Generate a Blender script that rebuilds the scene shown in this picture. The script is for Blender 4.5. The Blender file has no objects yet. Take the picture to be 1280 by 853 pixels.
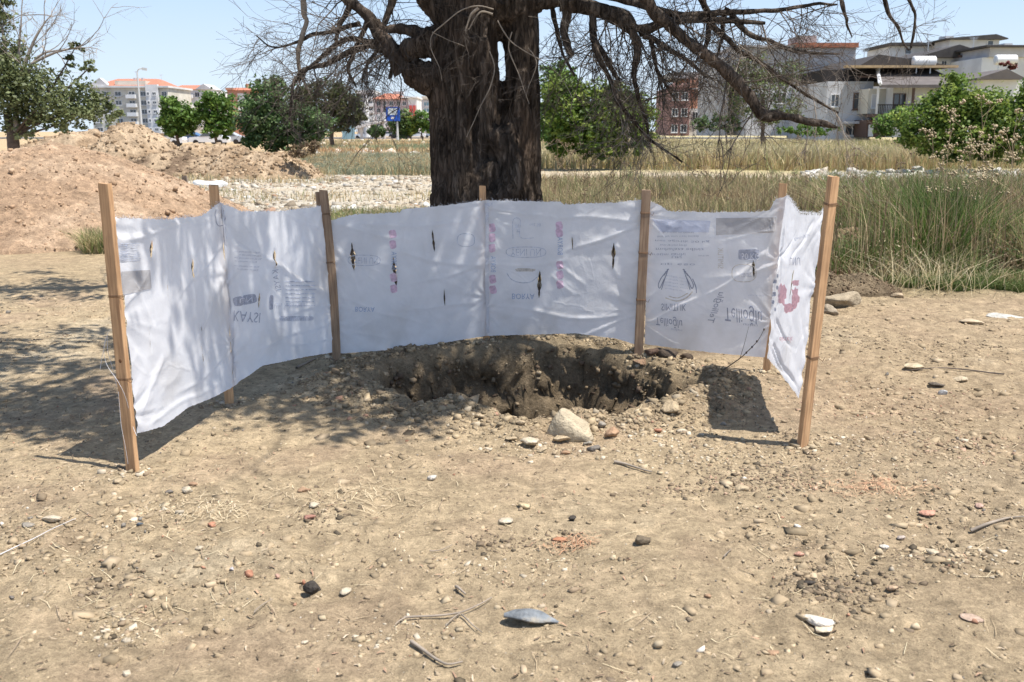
import bpy, bmesh, math, random
import numpy as np
from mathutils import Vector

S = bpy.context.scene
C = S.collection
PI = math.pi
R = math.radians

# ---------------------------------------------------------------- camera, world, sun, exposure
CAMH, PITCH, F = 1.6, R(12.36), 1200.0
cd = bpy.data.cameras.new('camera'); cam = bpy.data.objects.new('camera', cd); C.objects.link(cam)
cam.location = (0, 0, CAMH); cam.rotation_euler = (PI/2-PITCH, 0, 0)
cd.sensor_width = 36; cd.lens = 36*F/1280; cd.clip_end = 3000; cd.clip_start = 0.05
cd.dof.use_dof = True; cd.dof.focus_distance = 6.2; cd.dof.aperture_fstop = cd.lens/5.5
S.camera = cam
SUN_EL, SX, SY = R(67), 0.93, -0.36
W = bpy.data.worlds.new('World'); S.world = W; W.use_nodes = True
wn = W.node_tree; wn.nodes.clear()
sky = wn.nodes.new('ShaderNodeTexSky'); sky.sky_type = 'NISHITA'; sky.sun_disc = False
sky.sun_elevation = SUN_EL; sky.sun_rotation = math.atan2(SX, SY)
sky.air_density = 1.0; sky.dust_density = 0.6; sky.ozone_density = 1.0
bg = wn.nodes.new('ShaderNodeBackground'); bg.inputs[1].default_value = 0.112
wo = wn.nodes.new('ShaderNodeOutputWorld')
tcw = wn.nodes.new('ShaderNodeTexCoord'); sx = wn.nodes.new('ShaderNodeSeparateXYZ'); wn.links.new(tcw.outputs['Generated'], sx.inputs[0])
def _mr(a, b, c, d):
    q = wn.nodes.new('ShaderNodeMapRange'); q.interpolation_type = 'SMOOTHSTEP'
    for i, v in enumerate((a, b, c, d)): q.inputs[i+1].default_value = v
    wn.links.new(sx.outputs[2], q.inputs[0]); return q.outputs[0]
# the whitish air near the horizon, all round
hz = wn.nodes.new('ShaderNodeMix'); hz.data_type = 'RGBA'; wn.links.new(_mr(0, .2, 0, 1), hz.inputs[0]); hz.inputs[6].default_value = (4.7, 5.5, 6.3, 1); hz.inputs[7].default_value = (3.0, 4.3, 6.2, 1)
vl = wn.nodes.new('ShaderNodeMix'); vl.data_type = 'RGBA'; wn.links.new(_mr(.05, .6, .95, 0), vl.inputs[0]); wn.links.new(sky.outputs[0], vl.inputs[6]); wn.links.new(hz.outputs[2], vl.inputs[7])
wn.links.new(vl.outputs[2], bg.inputs[0]); wn.links.new(bg.outputs[0], wo.inputs[0])
sl = bpy.data.lights.new('sun', 'SUN'); sl.energy = 5.0; sl.angle = R(0.53); sl.color = (1.0, 0.95, 0.87)
so = bpy.data.objects.new('sun', sl); C.objects.link(so)
sv = Vector((SX*math.cos(SUN_EL), SY*math.cos(SUN_EL), math.sin(SUN_EL)))
so.rotation_euler = sv.to_track_quat('Z', 'Y').to_euler(); so.location = sv*50
S.view_settings.view_transform = 'Standard'; S.view_settings.look = 'None'
S.view_settings.exposure = 0.62; S.view_settings.gamma = 1

# ---------------------------------------------------------------- noise
def _h(i, j, k, seed):
    with np.errstate(over='ignore'):
        n = (i.astype(np.int64)*374761393 + j.astype(np.int64)*668265263 + k.astype(np.int64)*2147483647 + seed*974634777)
        n = (n ^ (n >> 13))*1274126177
        n = n ^ (n >> 16)
    return (n & 0xffff)/65535.0
def vn(x, y, z=None, seed=0):
    x = np.asarray(x, float); y = np.asarray(y, float)
    i = np.floor(x); j = np.floor(y); fx = x-i; fy = y-j
    fx = fx*fx*(3-2*fx); fy = fy*fy*(3-2*fy)
    if z is None:
        k = np.zeros_like(i)
        a = _h(i, j, k, seed); b = _h(i+1, j, k, seed); c = _h(i, j+1, k, seed); d = _h(i+1, j+1, k, seed)
        return (a*(1-fx)+b*fx)*(1-fy)+(c*(1-fx)+d*fx)*fy
    z = np.asarray(z, float); k = np.floor(z); fz = z-k; fz = fz*fz*(3-2*fz)
    r = 0
    for dk, wz in ((0, 1-fz), (1, fz)):
        a = _h(i, j, k+dk, seed); b = _h(i+1, j, k+dk, seed); c = _h(i, j+1, k+dk, seed); d = _h(i+1, j+1, k+dk, seed)
        r = r + wz*((a*(1-fx)+b*fx)*(1-fy)+(c*(1-fx)+d*fx)*fy)
    return r
def fbm(x, y, z=None, o=4, seed=0):
    r = 0; a = .5; f = 1.0
    for q in range(o):
        r = r + a*(vn(np.asarray(x)*f+q*17.3, np.asarray(y)*f-q*9.1, None if z is None else np.asarray(z)*f, seed+q)-.5)*2
        a *= .5; f *= 2.03
    return r
def sst(a, b, x):
    t = np.clip((x-a)/(b-a), 0, 1); return t*t*(3-2*t)

# ---------------------------------------------------------------- pixel <-> world (only used to read places off the photograph)
cp, sp = math.cos(PITCH), math.sin(PITCH)
def ray(px, py):
    a, b = px-640.0, 426.5-py
    return np.array([a, F*cp+b*sp, -F*sp+b*cp])/F
def P(px, py, Y):
    d = ray(px, py); t = Y/d[1]; return np.array([d[0]*t, Y, CAMH+d[2]*t])
def proj(p):
    x, y, z = p[0], p[1], p[2]-CAMH
    dz = y*cp - z*sp; du = y*sp + z*cp
    return np.array([640+F*x/dz, 426.5-F*du/dz])

HC = (0.11, 5.97, .99, .73)   # the dug pit
def pit_r(x, y):
    dx = (x-HC[0])/HC[2]; dy = (y-HC[1])/HC[3]
    r = np.sqrt(dx*dx+dy*dy)
    a = np.arctan2(dy, dx)
    wob = .13*(vn(np.cos(a)*2.2+5, np.sin(a)*2.2+3, seed=4)-.5)*2 + .06*(vn(np.cos(a)*6+5, np.sin(a)*6+3, seed=5)-.5)*2
    return r/(1+wob) + .06*fbm(x*7, y*7, o=3, seed=9)
def rough(x, y):
    """how churned the soil is"""
    m = .38 + .5*sst(.45, .62, vn(x*.9+2, y*.9, seed=31))
    m = np.maximum(m, .9*sst(1.95, 1.15, pit_r(x, y)))
    m = np.maximum(m, .75*sst(.6, 2.2, x)*sst(2.3, 3.3, y))
    m = np.maximum(m, .6*sst(7.5, 9, y))
    return m
def hgt(x, y):
    x = np.asarray(x, float); y = np.asarray(y, float)
    near = sst(14, 9, y)
    z = .05*fbm(x*.55, y*.55, o=2, seed=1)
    z = z + .12*fbm(x*.07, y*.07, o=2, seed=2)*sst(12, 30, y)
    m = rough(x, y)
    z = z + near*(.028*fbm(x*2.1, y*2.1, o=3, seed=3)*m + .021*fbm(x*9, y*9, o=4, seed=6)*m)
    r = np.abs(fbm(x*6.5, y*6.5, o=3, seed=12))
    z = z + near*.018*m*(.3-r)
    z = z + near*m*(.006*fbm(x*17, y*17, o=3, seed=26)+.007*(vn(x*31, y*31, seed=14)-.5)+.012*np.maximum(0, vn(x*21+4, y*21, seed=15)-.6))
    dn = vn(x*4.3+1.3, y*3.1, seed=91); z = z - near*.020*sst(.60, .82, dn)*(.5+.5*m) + near*.012*fbm(x*3.4, y*3.4, o=3, seed=92)
    # tyre-like scuffs on the trodden foreground
    z = z + near*.006*fbm(x*1.6+y*.3, y*7, o=2, seed=16)
    pr = pit_r(x, y)
    z = z + .10*np.exp(-((pr-1.12)/.22)**2)*(.55+.45*vn(x*3, y*3, seed=7))*np.where(y < 6.0, .75, 1.0) + .035*sst(1.75, 1.1, pr)*(np.abs(fbm(x*5.5, y*5.5, o=4, seed=19))*2-.35)*near
    z = z + .10*sst(1.9, 1.0, pr)*sst(6.2, 7.0, y)
    wall = sst(1.03, .70, pr)
    z = z - wall*(.62 + .28*vn(x*2.1+3, y*2.1, seed=8)) - sst(.8, .2, pr)*.12
    # broken face of the pit
    w2 = wall*(1-sst(.45, .2, pr))
    z = z + .05*sst(1.35, 1.0, pr)*sst(.85, 1.0, pr)*fbm(x*3.2, y*3.2, o=3, seed=28)
    z = z + w2*(.24*fbm(x*8, y*5, o=4, seed=18))
    return z
def G(px, py):
    d = ray(px, py)
    t = np.geomspace(1.0, 500, 3000)
    h = CAMH+d[2]*t-hgt(d[0]*t, d[1]*t)
    k = int(np.argmax(h < 0)) if (h < 0).any() else len(t)-1
    a, b = t[max(k-1, 0)], t[k]
    for _ in range(18):
        m = (a+b)/2
        if CAMH+d[2]*m-float(hgt(d[0]*m, d[1]*m)) > 0: a = m
        else: b = m
    return np.array([d[0]*a, d[1]*a, CAMH+d[2]*a])
def GP(px, py):
    """on the undisturbed ground level (z = 0), quick"""
    d = ray(px, py); t = CAMH/-d[2]; return np.array([d[0]*t, d[1]*t, 0])
def Z(x, y): return float(hgt(np.array([x]), np.array([y]))[0])

# ---------------------------------------------------------------- materials
def newmat(name):
    m = bpy.data.materials.new(name); m.use_nodes = True
    nt = m.node_tree; b = nt.nodes['Principled BSDF']
    return m, nt, b
def mat(name, col, rough_=.8, var=.25, scale=8.0, bump=.0, bscale=60., metal=0., dirt=None, dscale=3.0, stretch=(1, 1, 1), spec=.3, trans=0., attr=False, detail=5.0):
    m, nt, b = newmat(name); N = nt.nodes; L = nt.links
    tc = N.new('ShaderNodeTexCoord'); mp = N.new('ShaderNodeMapping'); mp.inputs['Scale'].default_value = stretch
    L.new(tc.outputs['Object'], mp.inputs[0])
    no = N.new('ShaderNodeTexNoise'); no.inputs['Scale'].default_value = scale; no.inputs['Detail'].default_value = detail
    L.new(mp.outputs[0], no.inputs['Vector'])
    mr = N.new('ShaderNodeMapRange'); mr.inputs[1].default_value = .3; mr.inputs[2].default_value = .7
    mr.inputs[3].default_value = 1-var; mr.inputs[4].default_value = 1+var
    L.new(no.outputs['Fac'], mr.inputs[0])
    mx = N.new('ShaderNodeMix'); mx.data_type = 'RGBA'; mx.blend_type = 'MULTIPLY'; mx.inputs[0].default_value = 1
    if attr:
        at = N.new('ShaderNodeAttribute'); at.attribute_name = 'Col'; L.new(at.outputs['Color'], mx.inputs[6])
    else:
        mx.inputs[6].default_value = (*col, 1)
    L.new(mr.outputs[0], mx.inputs[7])
    out = mx.outputs[2]
    if dirt:
        n2 = N.new('ShaderNodeTexNoise'); n2.inputs['Scale'].default_value = dscale; n2.inputs['Detail'].default_value = 6
        L.new(mp.outputs[0], n2.inputs['Vector'])
        r2 = N.new('ShaderNodeMapRange'); r2.inputs[1].default_value = .5; r2.inputs[2].default_value = .68
        L.new(n2.outputs['Fac'], r2.inputs[0])
        m2 = N.new('ShaderNodeMix'); m2.data_type = 'RGBA'; L.new(r2.outputs[0], m2.inputs[0]); L.new(out, m2.inputs[6]); m2.inputs[7].default_value = (*dirt, 1)
        out = m2.outputs[2]
    L.new(out, b.inputs['Base Color'])
    b.inputs['Roughness'].default_value = rough_; b.inputs['Metallic'].default_value = metal
    b.inputs['Specular IOR Level'].default_value = spec
    if bump:
        n3 = N.new('ShaderNodeTexNoise'); n3.inputs['Scale'].default_value = bscale; n3.inputs['Detail'].default_value = 5
        L.new(mp.outputs[0], n3.inputs['Vector'])
        bu = N.new('ShaderNodeBump'); bu.inputs['Strength'].default_value = bump; bu.inputs['Distance'].default_value = .02
        L.new(n3.outputs['Fac'], bu.inputs['Height']); L.new(bu.outputs[0], b.inputs['Normal'])
    if trans:
        t = N.new('ShaderNodeBsdfTranslucent'); L.new(out, t.inputs[0])
        ms = N.new('ShaderNodeMixShader'); ms.inputs[0].default_value = trans
        L.new(b.outputs[0], ms.inputs[1]); L.new(t.outputs[0], ms.inputs[2])
        L.new(ms.outputs[0], N['Material Output'].inputs[0])
    return m

# ---------------------------------------------------------------- mesh helpers
def mk(name, v, f, m=None, parent=None, smooth=False, col=None, cdom='POINT'):
    v = np.asarray(v, np.float32); me = bpy.data.meshes.new(name)
    if isinstance(f, np.ndarray):
        n, k = f.shape
        me.vertices.add(len(v)); me.vertices.foreach_set('co', v.ravel())
        me.loops.add(n*k); me.loops.foreach_set('vertex_index', f.ravel().astype(np.int32))
        me.polygons.add(n); me.polygons.foreach_set('loop_start', np.arange(0, n*k, k, dtype=np.int32))
        me.update(calc_edges=True)
    else:
        me.from_pydata([tuple(map(float, a)) for a in v], [], [tuple(int(q) for q in a) for a in f]); me.update()
    if smooth: me.polygons.foreach_set('use_smooth', np.ones(len(me.polygons), bool))
    if m: me.materials.append(m)
    if col is not None:
        a = me.color_attributes.new('Col', 'FLOAT_COLOR', cdom)
        c = np.ones((len(col), 4), np.float32); c[:, :3] = col
        a.data.foreach_set('color', c.ravel())
    me.validate()
    o = bpy.data.objects.new(name, me); C.objects.link(o)
    if parent: o.parent = parent
    return o
def tag(o, label=None, cat=None, group=None, kind=None):
    if label: o['label'] = label
    if cat: o['category'] = cat
    if group: o['group'] = group
    if kind: o['kind'] = kind
    return o
def empty(name, loc, label, cat, group=None, rz=0):
    o = bpy.data.objects.new(name, None); C.objects.link(o); o.location = [float(a) for a in loc]; o.rotation_euler = (0, 0, rz)
    o.empty_display_size = .2
    return tag(o, label, cat, group)
class MB:
    """collects shapes into one mesh"""
    def __init__(s): s.v = []; s.f = []; s.n = 0
    def add(s, v, f):
        v = np.asarray(v, float); s.v.append(v); s.f += [tuple(int(i)+s.n for i in q) for q in f]; s.n += len(v); return s
    def box(s, x0, x1, y0, y1, z0, z1):
        v = [(x, y, z) for z in (z0, z1) for x, y in ((x0, y0), (x1, y0), (x1, y1), (x0, y1))]
        return s.add(v, [(3, 2, 1, 0), (4, 5, 6, 7), (0, 1, 5, 4), (1, 2, 6, 5), (2, 3, 7, 6), (3, 0, 4, 7)])
    def prism(s, poly, y0, y1):
        """polygon in x,z pushed through y"""
        n = len(poly); v = [(x, y0, z) for x, z in poly]+[(x, y1, z) for x, z in poly]
        return s.add(v, [tuple(range(n)), tuple(range(2*n-1, n-1, -1))]+[((i+1) % n, i, i+n, (i+1) % n+n) for i in range(n)])
    def bar(s, a, b, w, d):
        a = Vector(a); b = Vector(b); t = (b-a).normalized()
        u = t.cross(Vector((0, 1, 0)));
        if u.length < .1: u = t.cross(Vector((1, 0, 0)))
        u.normalize(); q = t.cross(u)
        v = []
        for p in (a, b):
            for i, j in ((-1, -1), (1, -1), (1, 1), (-1, 1)): v.append(p+u*(i*w/2)+q*(j*d/2))
        return s.add(v, [(3, 2, 1, 0), (4, 5, 6, 7), (0, 1, 5, 4), (1, 2, 6, 5), (2, 3, 7, 6), (3, 0, 4, 7)])
    def tube(s, pts, rad, sides=8):
        v, f = tube_arr(pts, rad, sides); return s.add(v, f)
    def build(s, name, m, parent=None, smooth=False):
        return mk(name, np.concatenate(s.v), s.f, m, parent, smooth)
def tube_arr(pts, rad, sides=6, cap=True):
    pts = np.asarray(pts, float); n = len(pts)
    rad = np.full(n, rad) if np.isscalar(rad) else np.asarray(rad, float)
    t = np.gradient(pts, axis=0); t /= np.linalg.norm(t, axis=1)[:, None]+1e-9
    u = np.cross(t, [0.13, 0.21, 0.97]); bad = np.linalg.norm(u, axis=1) < .15; u[bad] = np.cross(t[bad], [1, 0, 0])
    u /= np.linalg.norm(u, axis=1)[:, None]
    for i in range(1, n):
        w = u[i-1]-t[i]*np.dot(u[i-1], t[i]); l = np.linalg.norm(w)
        if l > .05: u[i] = w/l
    w = np.cross(t, u)
    a = np.arange(sides)*2*PI/sides
    v = pts[:, None, :]+rad[:, None, None]*(np.cos(a)[None, :, None]*u[:, None, :]+np.sin(a)[None, :, None]*w[:, None, :])
    v = v.reshape(-1, 3); f = []
    i = np.arange(n-1)[:, None]*sides; j = np.arange(sides)[None, :]; k = (j+1) % sides
    f = np.stack([i+j, i+k, i+sides+k, i+sides+j], -1).reshape(-1, 4)
    return v, f
def tubes(name, lst, m, parent=None, sides=5, smooth=True, col=None):
    V = []; Fs = []; n = 0
    for e in lst:
        sd = e[2] if len(e) > 2 else sides
        v, f = tube_arr(e[0], e[1], sd); V.append(v); Fs.append(f+n); n += len(v)
    return mk(name, np.concatenate(V), np.concatenate(Fs), m, parent, smooth)
def ico(sub=1):
    bm = bmesh.new(); bmesh.ops.create_icosphere(bm, subdivisions=sub, radius=1)
    v = np.array([a.co[:] for a in bm.verts]); f = np.array([[q.index for q in a.verts] for a in bm.faces]); bm.free(); return v, f
ICO1, ICO2, ICO3 = ico(1), ico(2), ico(3)
rng = np.random.default_rng(7)
random.seed(7)
def rot_z(v, a):
    c, s = math.cos(a), math.sin(a); v = np.asarray(v, float)
    return np.stack([v[..., 0]*c-v[..., 1]*s, v[..., 0]*s+v[..., 1]*c, v[..., 2]], -1)

# ---------------------------------------------------------------- ground
def lines(a, b, fine0, fine1, d, g):
    c = list(np.arange(fine0, fine1+1e-6, d)); s = d
    while c[-1] < b: s *= g; c.append(c[-1]+s)
    s = d; lo = []
    x = fine0
    while x > a: s *= g; x -= s; lo.append(x)
    return np.array(lo[::-1]+c)
gx = lines(-900, 900, -3.3, 3.3, .0155, 1.045)
yl = [-30., -20., -12., -7., -4., -2., -1., -.4, 0, .3, .6, .9, 1.1, 1.3, 1.5, 1.6]
y = 1.6
while y < 5.0: yl.append(y); y += .0155
while y < 7.0: yl.append(y); y += .0115
while y < 9.5: yl.append(y); y += .022
s_ = .022
while y < 1500: yl.append(y); s_ *= 1.04; y += s_
gy = np.array(yl)
XX, YY = np.meshgrid(gx, gy)
ZZ = hgt(XX, YY)
pr = pit_r(XX, YY)
wallm = sst(1.08, .9, pr)*sst(.25, .5, pr)
DX = wallm*(.11*fbm(XX*5, ZZ*6, YY*5, o=4, seed=41)); DY = wallm*(.13*fbm(XX*5+9, ZZ*6, YY*5, o=4, seed=42)-.07*np.abs(fbm(XX*9, ZZ*11, YY*9, o=3, seed=44)))
ZZ = ZZ+wallm*.06*fbm(XX*11, ZZ*5, YY*11, o=3, seed=43)
def zone_col(x, y, pr=None, z=None):
    n1 = fbm(x*.9, y*.9, o=4, seed=51); n2 = fbm(x*4, y*4, o=3, seed=52); n3 = fbm(x*.12, y*.12, o=3, seed=53)
    tan = np.array([.45, .35, .226]); pale = np.array([.52, .43, .30]); dark = np.array([.22, .165, .105]); pink = np.array([.37, .265, .185])
    c = tan[None]*np.ones((len(x), 1))
    def mixin(c, col, w): return c*(1-w[:, None])+np.asarray(col)[None]*w[:, None]
    c = mixin(c, pale, sst(.05, .5, n1+.3*n2)*.8)
    c = mixin(c, pink, sst(.1, .5, -n1+.3*n2)*.5)
    c = mixin(c, [.36, .27, .175], .5*sst(.7, 2., x)*sst(2.4, 3.2, y))
    c = mixin(c, dark, sst(.15, .5, n2)*.45*rough(x, y))
    if pr is not None:
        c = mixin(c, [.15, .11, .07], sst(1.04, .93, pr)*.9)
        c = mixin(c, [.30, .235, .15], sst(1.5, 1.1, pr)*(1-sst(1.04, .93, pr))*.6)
        # darker soil in a band behind the pit
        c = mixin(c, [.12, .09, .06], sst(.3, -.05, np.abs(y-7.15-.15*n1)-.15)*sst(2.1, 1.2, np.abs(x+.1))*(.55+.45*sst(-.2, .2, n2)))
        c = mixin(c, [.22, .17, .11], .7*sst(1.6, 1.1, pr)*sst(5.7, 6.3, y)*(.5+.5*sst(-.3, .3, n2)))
    # behind the screen
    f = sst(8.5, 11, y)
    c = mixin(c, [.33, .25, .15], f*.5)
    right = sst(-.5, .8, x/np.maximum(y, 1)*9)
    weeds = right*f*sst(30, 24, y)
    c = mixin(c, [.16, .15, .075], weeds*.8)
    # pale rubble strip on the left, 19-38 m
    rb = sst(18, 21, y)*sst(40, 36, y)*(1-right)
    c = mixin(c, [.46, .41, .33], rb*(.55+.45*sst(-.2, .3, n1)))
    g2 = sst(36, 40, y)*sst(66, 58, y)*(1-right)
    c = mixin(c, [.30, .29, .19], g2*.8)
    d2 = sst(58, 66, y)*(1-right)
    c = mixin(c, [.46, .33, .19], d2*(.6+.4*n3))
    yy = y+3.5*fbm(x*.12, y*.05, o=3, seed=55)
    trk = right*sst(27, 30.5, yy)*sst(41, 37, yy)*(.45+.55*sst(-.25, .15, fbm(x*.3, y*.2, o=3, seed=56)))
    c = mixin(c, [.50, .43, .33], trk)
    fld = right*sst(36, 42, yy)
    c = mixin(c, [.42, .36, .20], fld)
    return np.clip(c*(1+.16*n2[:, None]), .01, .9)
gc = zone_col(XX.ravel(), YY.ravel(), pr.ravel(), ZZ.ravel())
nyg, nxg = XX.shape
ii = np.arange((nyg-1)*nxg).reshape(nyg-1, nxg)[:, :-1].ravel()
gf = np.stack([ii, ii+1, ii+nxg+1, ii+nxg], -1)

def ground_mat(name, bumpk=1.0):
    m, nt, b = newmat(name); N = nt.nodes; L = nt.links
    tc = N.new('ShaderNodeTexCoord'); at = N.new('ShaderNodeAttribute'); at.attribute_name = 'Col'
    def noise(sc, det=6, rg=.6):
        n = N.new('ShaderNodeTexNoise'); n.inputs['Scale'].default_value = sc; n.inputs['Detail'].default_value = det; n.inputs['Roughness'].default_value = rg
        L.new(tc.outputs['Object'], n.inputs['Vector']); return n.outputs['Fac']
    def ramp(v, a, b_, c, d):
        r = N.new('ShaderNodeMapRange'); r.inputs[1].default_value = a; r.inputs[2].default_value = b_; r.inputs[3].default_value = c; r.inputs[4].default_value = d
        L.new(v, r.inputs[0]); return r.outputs[0]
    def mulc(c, v):
        x = N.new('ShaderNodeMix'); x.data_type = 'RGBA'; x.blend_type = 'MULTIPLY'; x.inputs[0].default_value = 1
        L.new(c, x.inputs[6]); L.new(v, x.inputs[7]); return x.outputs[2]
    def mixc(c, fac, col):
        x = N.new('ShaderNodeMix'); x.data_type = 'RGBA'; L.new(fac, x.inputs[0]); L.new(c, x.inputs[6]); x.inputs[7].default_value = (*col, 1); return x.outputs[2]
    c = at.outputs['Color']
    n1 = noise(5.5, 8, .68); n2 = noise(38, 6, .7); n3 = noise(140, 3, .6); n4 = noise(14, 5, .65)
    n5 = noise(11, 12, .78)  # crevice shade put into the colour: darkest where this bump noise is low
    c = mulc(c, ramp(n1, .3, .7, .82, 1.16)); c = mulc(c, ramp(n2, .3, .7, .74, 1.24)); c = mulc(c, ramp(n3, .3, .7, .80, 1.2)); c = mulc(c, ramp(n5, .32, .68, .70, 1.28))
    c = mixc(c, ramp(n4, .62, .74, 0, .55), (.17, .125, .08))
    vo = N.new('ShaderNodeTexVoronoi'); vo.inputs['Scale'].default_value = 55; L.new(tc.outputs['Object'], vo.inputs['Vector'])
    s1 = ramp(vo.outputs['Distance'], .16, .10, 0, 1)
    sep = N.new('ShaderNodeSeparateColor'); L.new(vo.outputs['Color'], sep.inputs[0])
    gt = ramp(sep.outputs[0], .80, .83, 0, 1)
    ma = N.new('ShaderNodeMath'); ma.operation = 'MULTIPLY'; L.new(s1, ma.inputs[0]); L.new(gt, ma.inputs[1])
    c = mixc(c, ma.outputs[0], (.55, .48, .38))
    gd = ramp(sep.outputs[1], .86, .88, 0, .8)
    mb = N.new('ShaderNodeMath'); mb.operation = 'MULTIPLY'; L.new(s1, mb.inputs[0]); L.new(gd, mb.inputs[1])
    c = mixc(c, mb.outputs[0], (.12, .09, .06))
    L.new(c, b.inputs['Base Color'])
    b.inputs['Roughness'].default_value = .95; b.inputs['Specular IOR Level'].default_value = .12
    add = N.new('ShaderNodeMath'); add.operation = 'ADD'
    m1 = N.new('ShaderNodeMath'); m1.operation = 'MULTIPLY'; m1.inputs[1].default_value = .35; L.new(n3, m1.inputs[0])
    L.new(n2, add.inputs[0]); L.new(m1.outputs[0], add.inputs[1])
    ad2 = N.new('ShaderNodeMath'); ad2.operation = 'ADD'; L.new(add.outputs[0], ad2.inputs[0])
    m4 = N.new('ShaderNodeMath'); m4.operation = 'MULTIPLY'; m4.inputs[1].default_value = .5; L.new(ma.outputs[0], m4.inputs[0]); L.new(m4.outputs[0], ad2.inputs[1])
    b0 = N.new('ShaderNodeBump'); b0.inputs['Strength'].default_value = .85*bumpk; b0.inputs['Distance'].default_value = .035; L.new(n5, b0.inputs['Height'])
    bu = N.new('ShaderNodeBump'); L.new(b0.outputs[0], bu.inputs['Normal']); bu.inputs['Strength'].default_value = .8*bumpk; bu.inputs['Distance'].default_value = .02
    L.new(ad2.outputs[0], bu.inputs['Height']); L.new(bu.outputs[0], b.inputs['Normal'])
    return m
M_ground = ground_mat('soil')
gv = np.stack([XX+DX, YY+DY, ZZ], -1).reshape(-1, 3)
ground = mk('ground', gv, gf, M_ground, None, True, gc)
tag(ground, kind='structure')
# ---------------------------------------------------------------- the wooden stakes
def wood_mat(name, col):
    m, nt, b = newmat(name); N = nt.nodes; L = nt.links
    tc = N.new('ShaderNodeTexCoord'); mp = N.new('ShaderNodeMapping'); mp.inputs['Scale'].default_value = (30, 30, 1.6)
    L.new(tc.outputs['Object'], mp.inputs[0])
    n = N.new('ShaderNodeTexNoise'); n.inputs['Scale'].default_value = 3; n.inputs['Detail'].default_value = 6; n.inputs['Distortion'].default_value = .6
    L.new(mp.outputs[0], n.inputs['Vector'])
    cr = N.new('ShaderNodeValToRGB'); cr.color_ramp.elements[0].position = .3; cr.color_ramp.elements[1].position = .72
    cr.color_ramp.elements[0].color = (col[0]*.62, col[1]*.55, col[2]*.5, 1); cr.color_ramp.elements[1].color = (col[0]*1.15, col[1]*1.15, col[2]*1.1, 1)
    L.new(n.outputs['Fac'], cr.inputs[0])
    n2 = N.new('ShaderNodeTexNoise'); n2.inputs['Scale'].default_value = 7; n2.inputs['Detail'].default_value = 4; L.new(tc.outputs['Object'], n2.inputs['Vector'])
    mr = N.new('ShaderNodeMapRange'); mr.inputs[1].default_value = .3; mr.inputs[2].default_value = .7; mr.inputs[3].default_value = .8; mr.inputs[4].default_value = 1.1
    L.new(n2.outputs['Fac'], mr.inputs[0])
    mx = N.new('ShaderNodeMix'); mx.data_type = 'RGBA'; mx.blend_type = 'MULTIPLY'; mx.inputs[0].default_value = 1
    L.new(cr.outputs[0], mx.inputs[6]); L.new(mr.outputs[0], mx.inputs[7]); L.new(mx.outputs[2], b.inputs['Base Color'])
    b.inputs['Roughness'].default_value = .75; b.inputs['Specular IOR Level'].default_value = .25
    bu = N.new('ShaderNodeBump'); bu.inputs['Strength'].default_value = .35; bu.inputs['Distance'].default_value = .004
    L.new(n.outputs['Fac'], bu.inputs['Height']); L.new(bu.outputs[0], b.inputs['Normal'])
    return m
M_wood = wood_mat('fresh_sawn_pine', (.56, .36, .21))
M_wood2 = wood_mat('weathered_pine', (.36, .26, .185))
M_wire = mat('rusty_wire', (.16, .09, .05), .6, .3, 40, metal=.3)
M_knot = mat('knot', (.13, .065, .03), .7, .3, 90)
M_string = mat('white_string', (.6, .6, .62), .8, .1)

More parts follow.
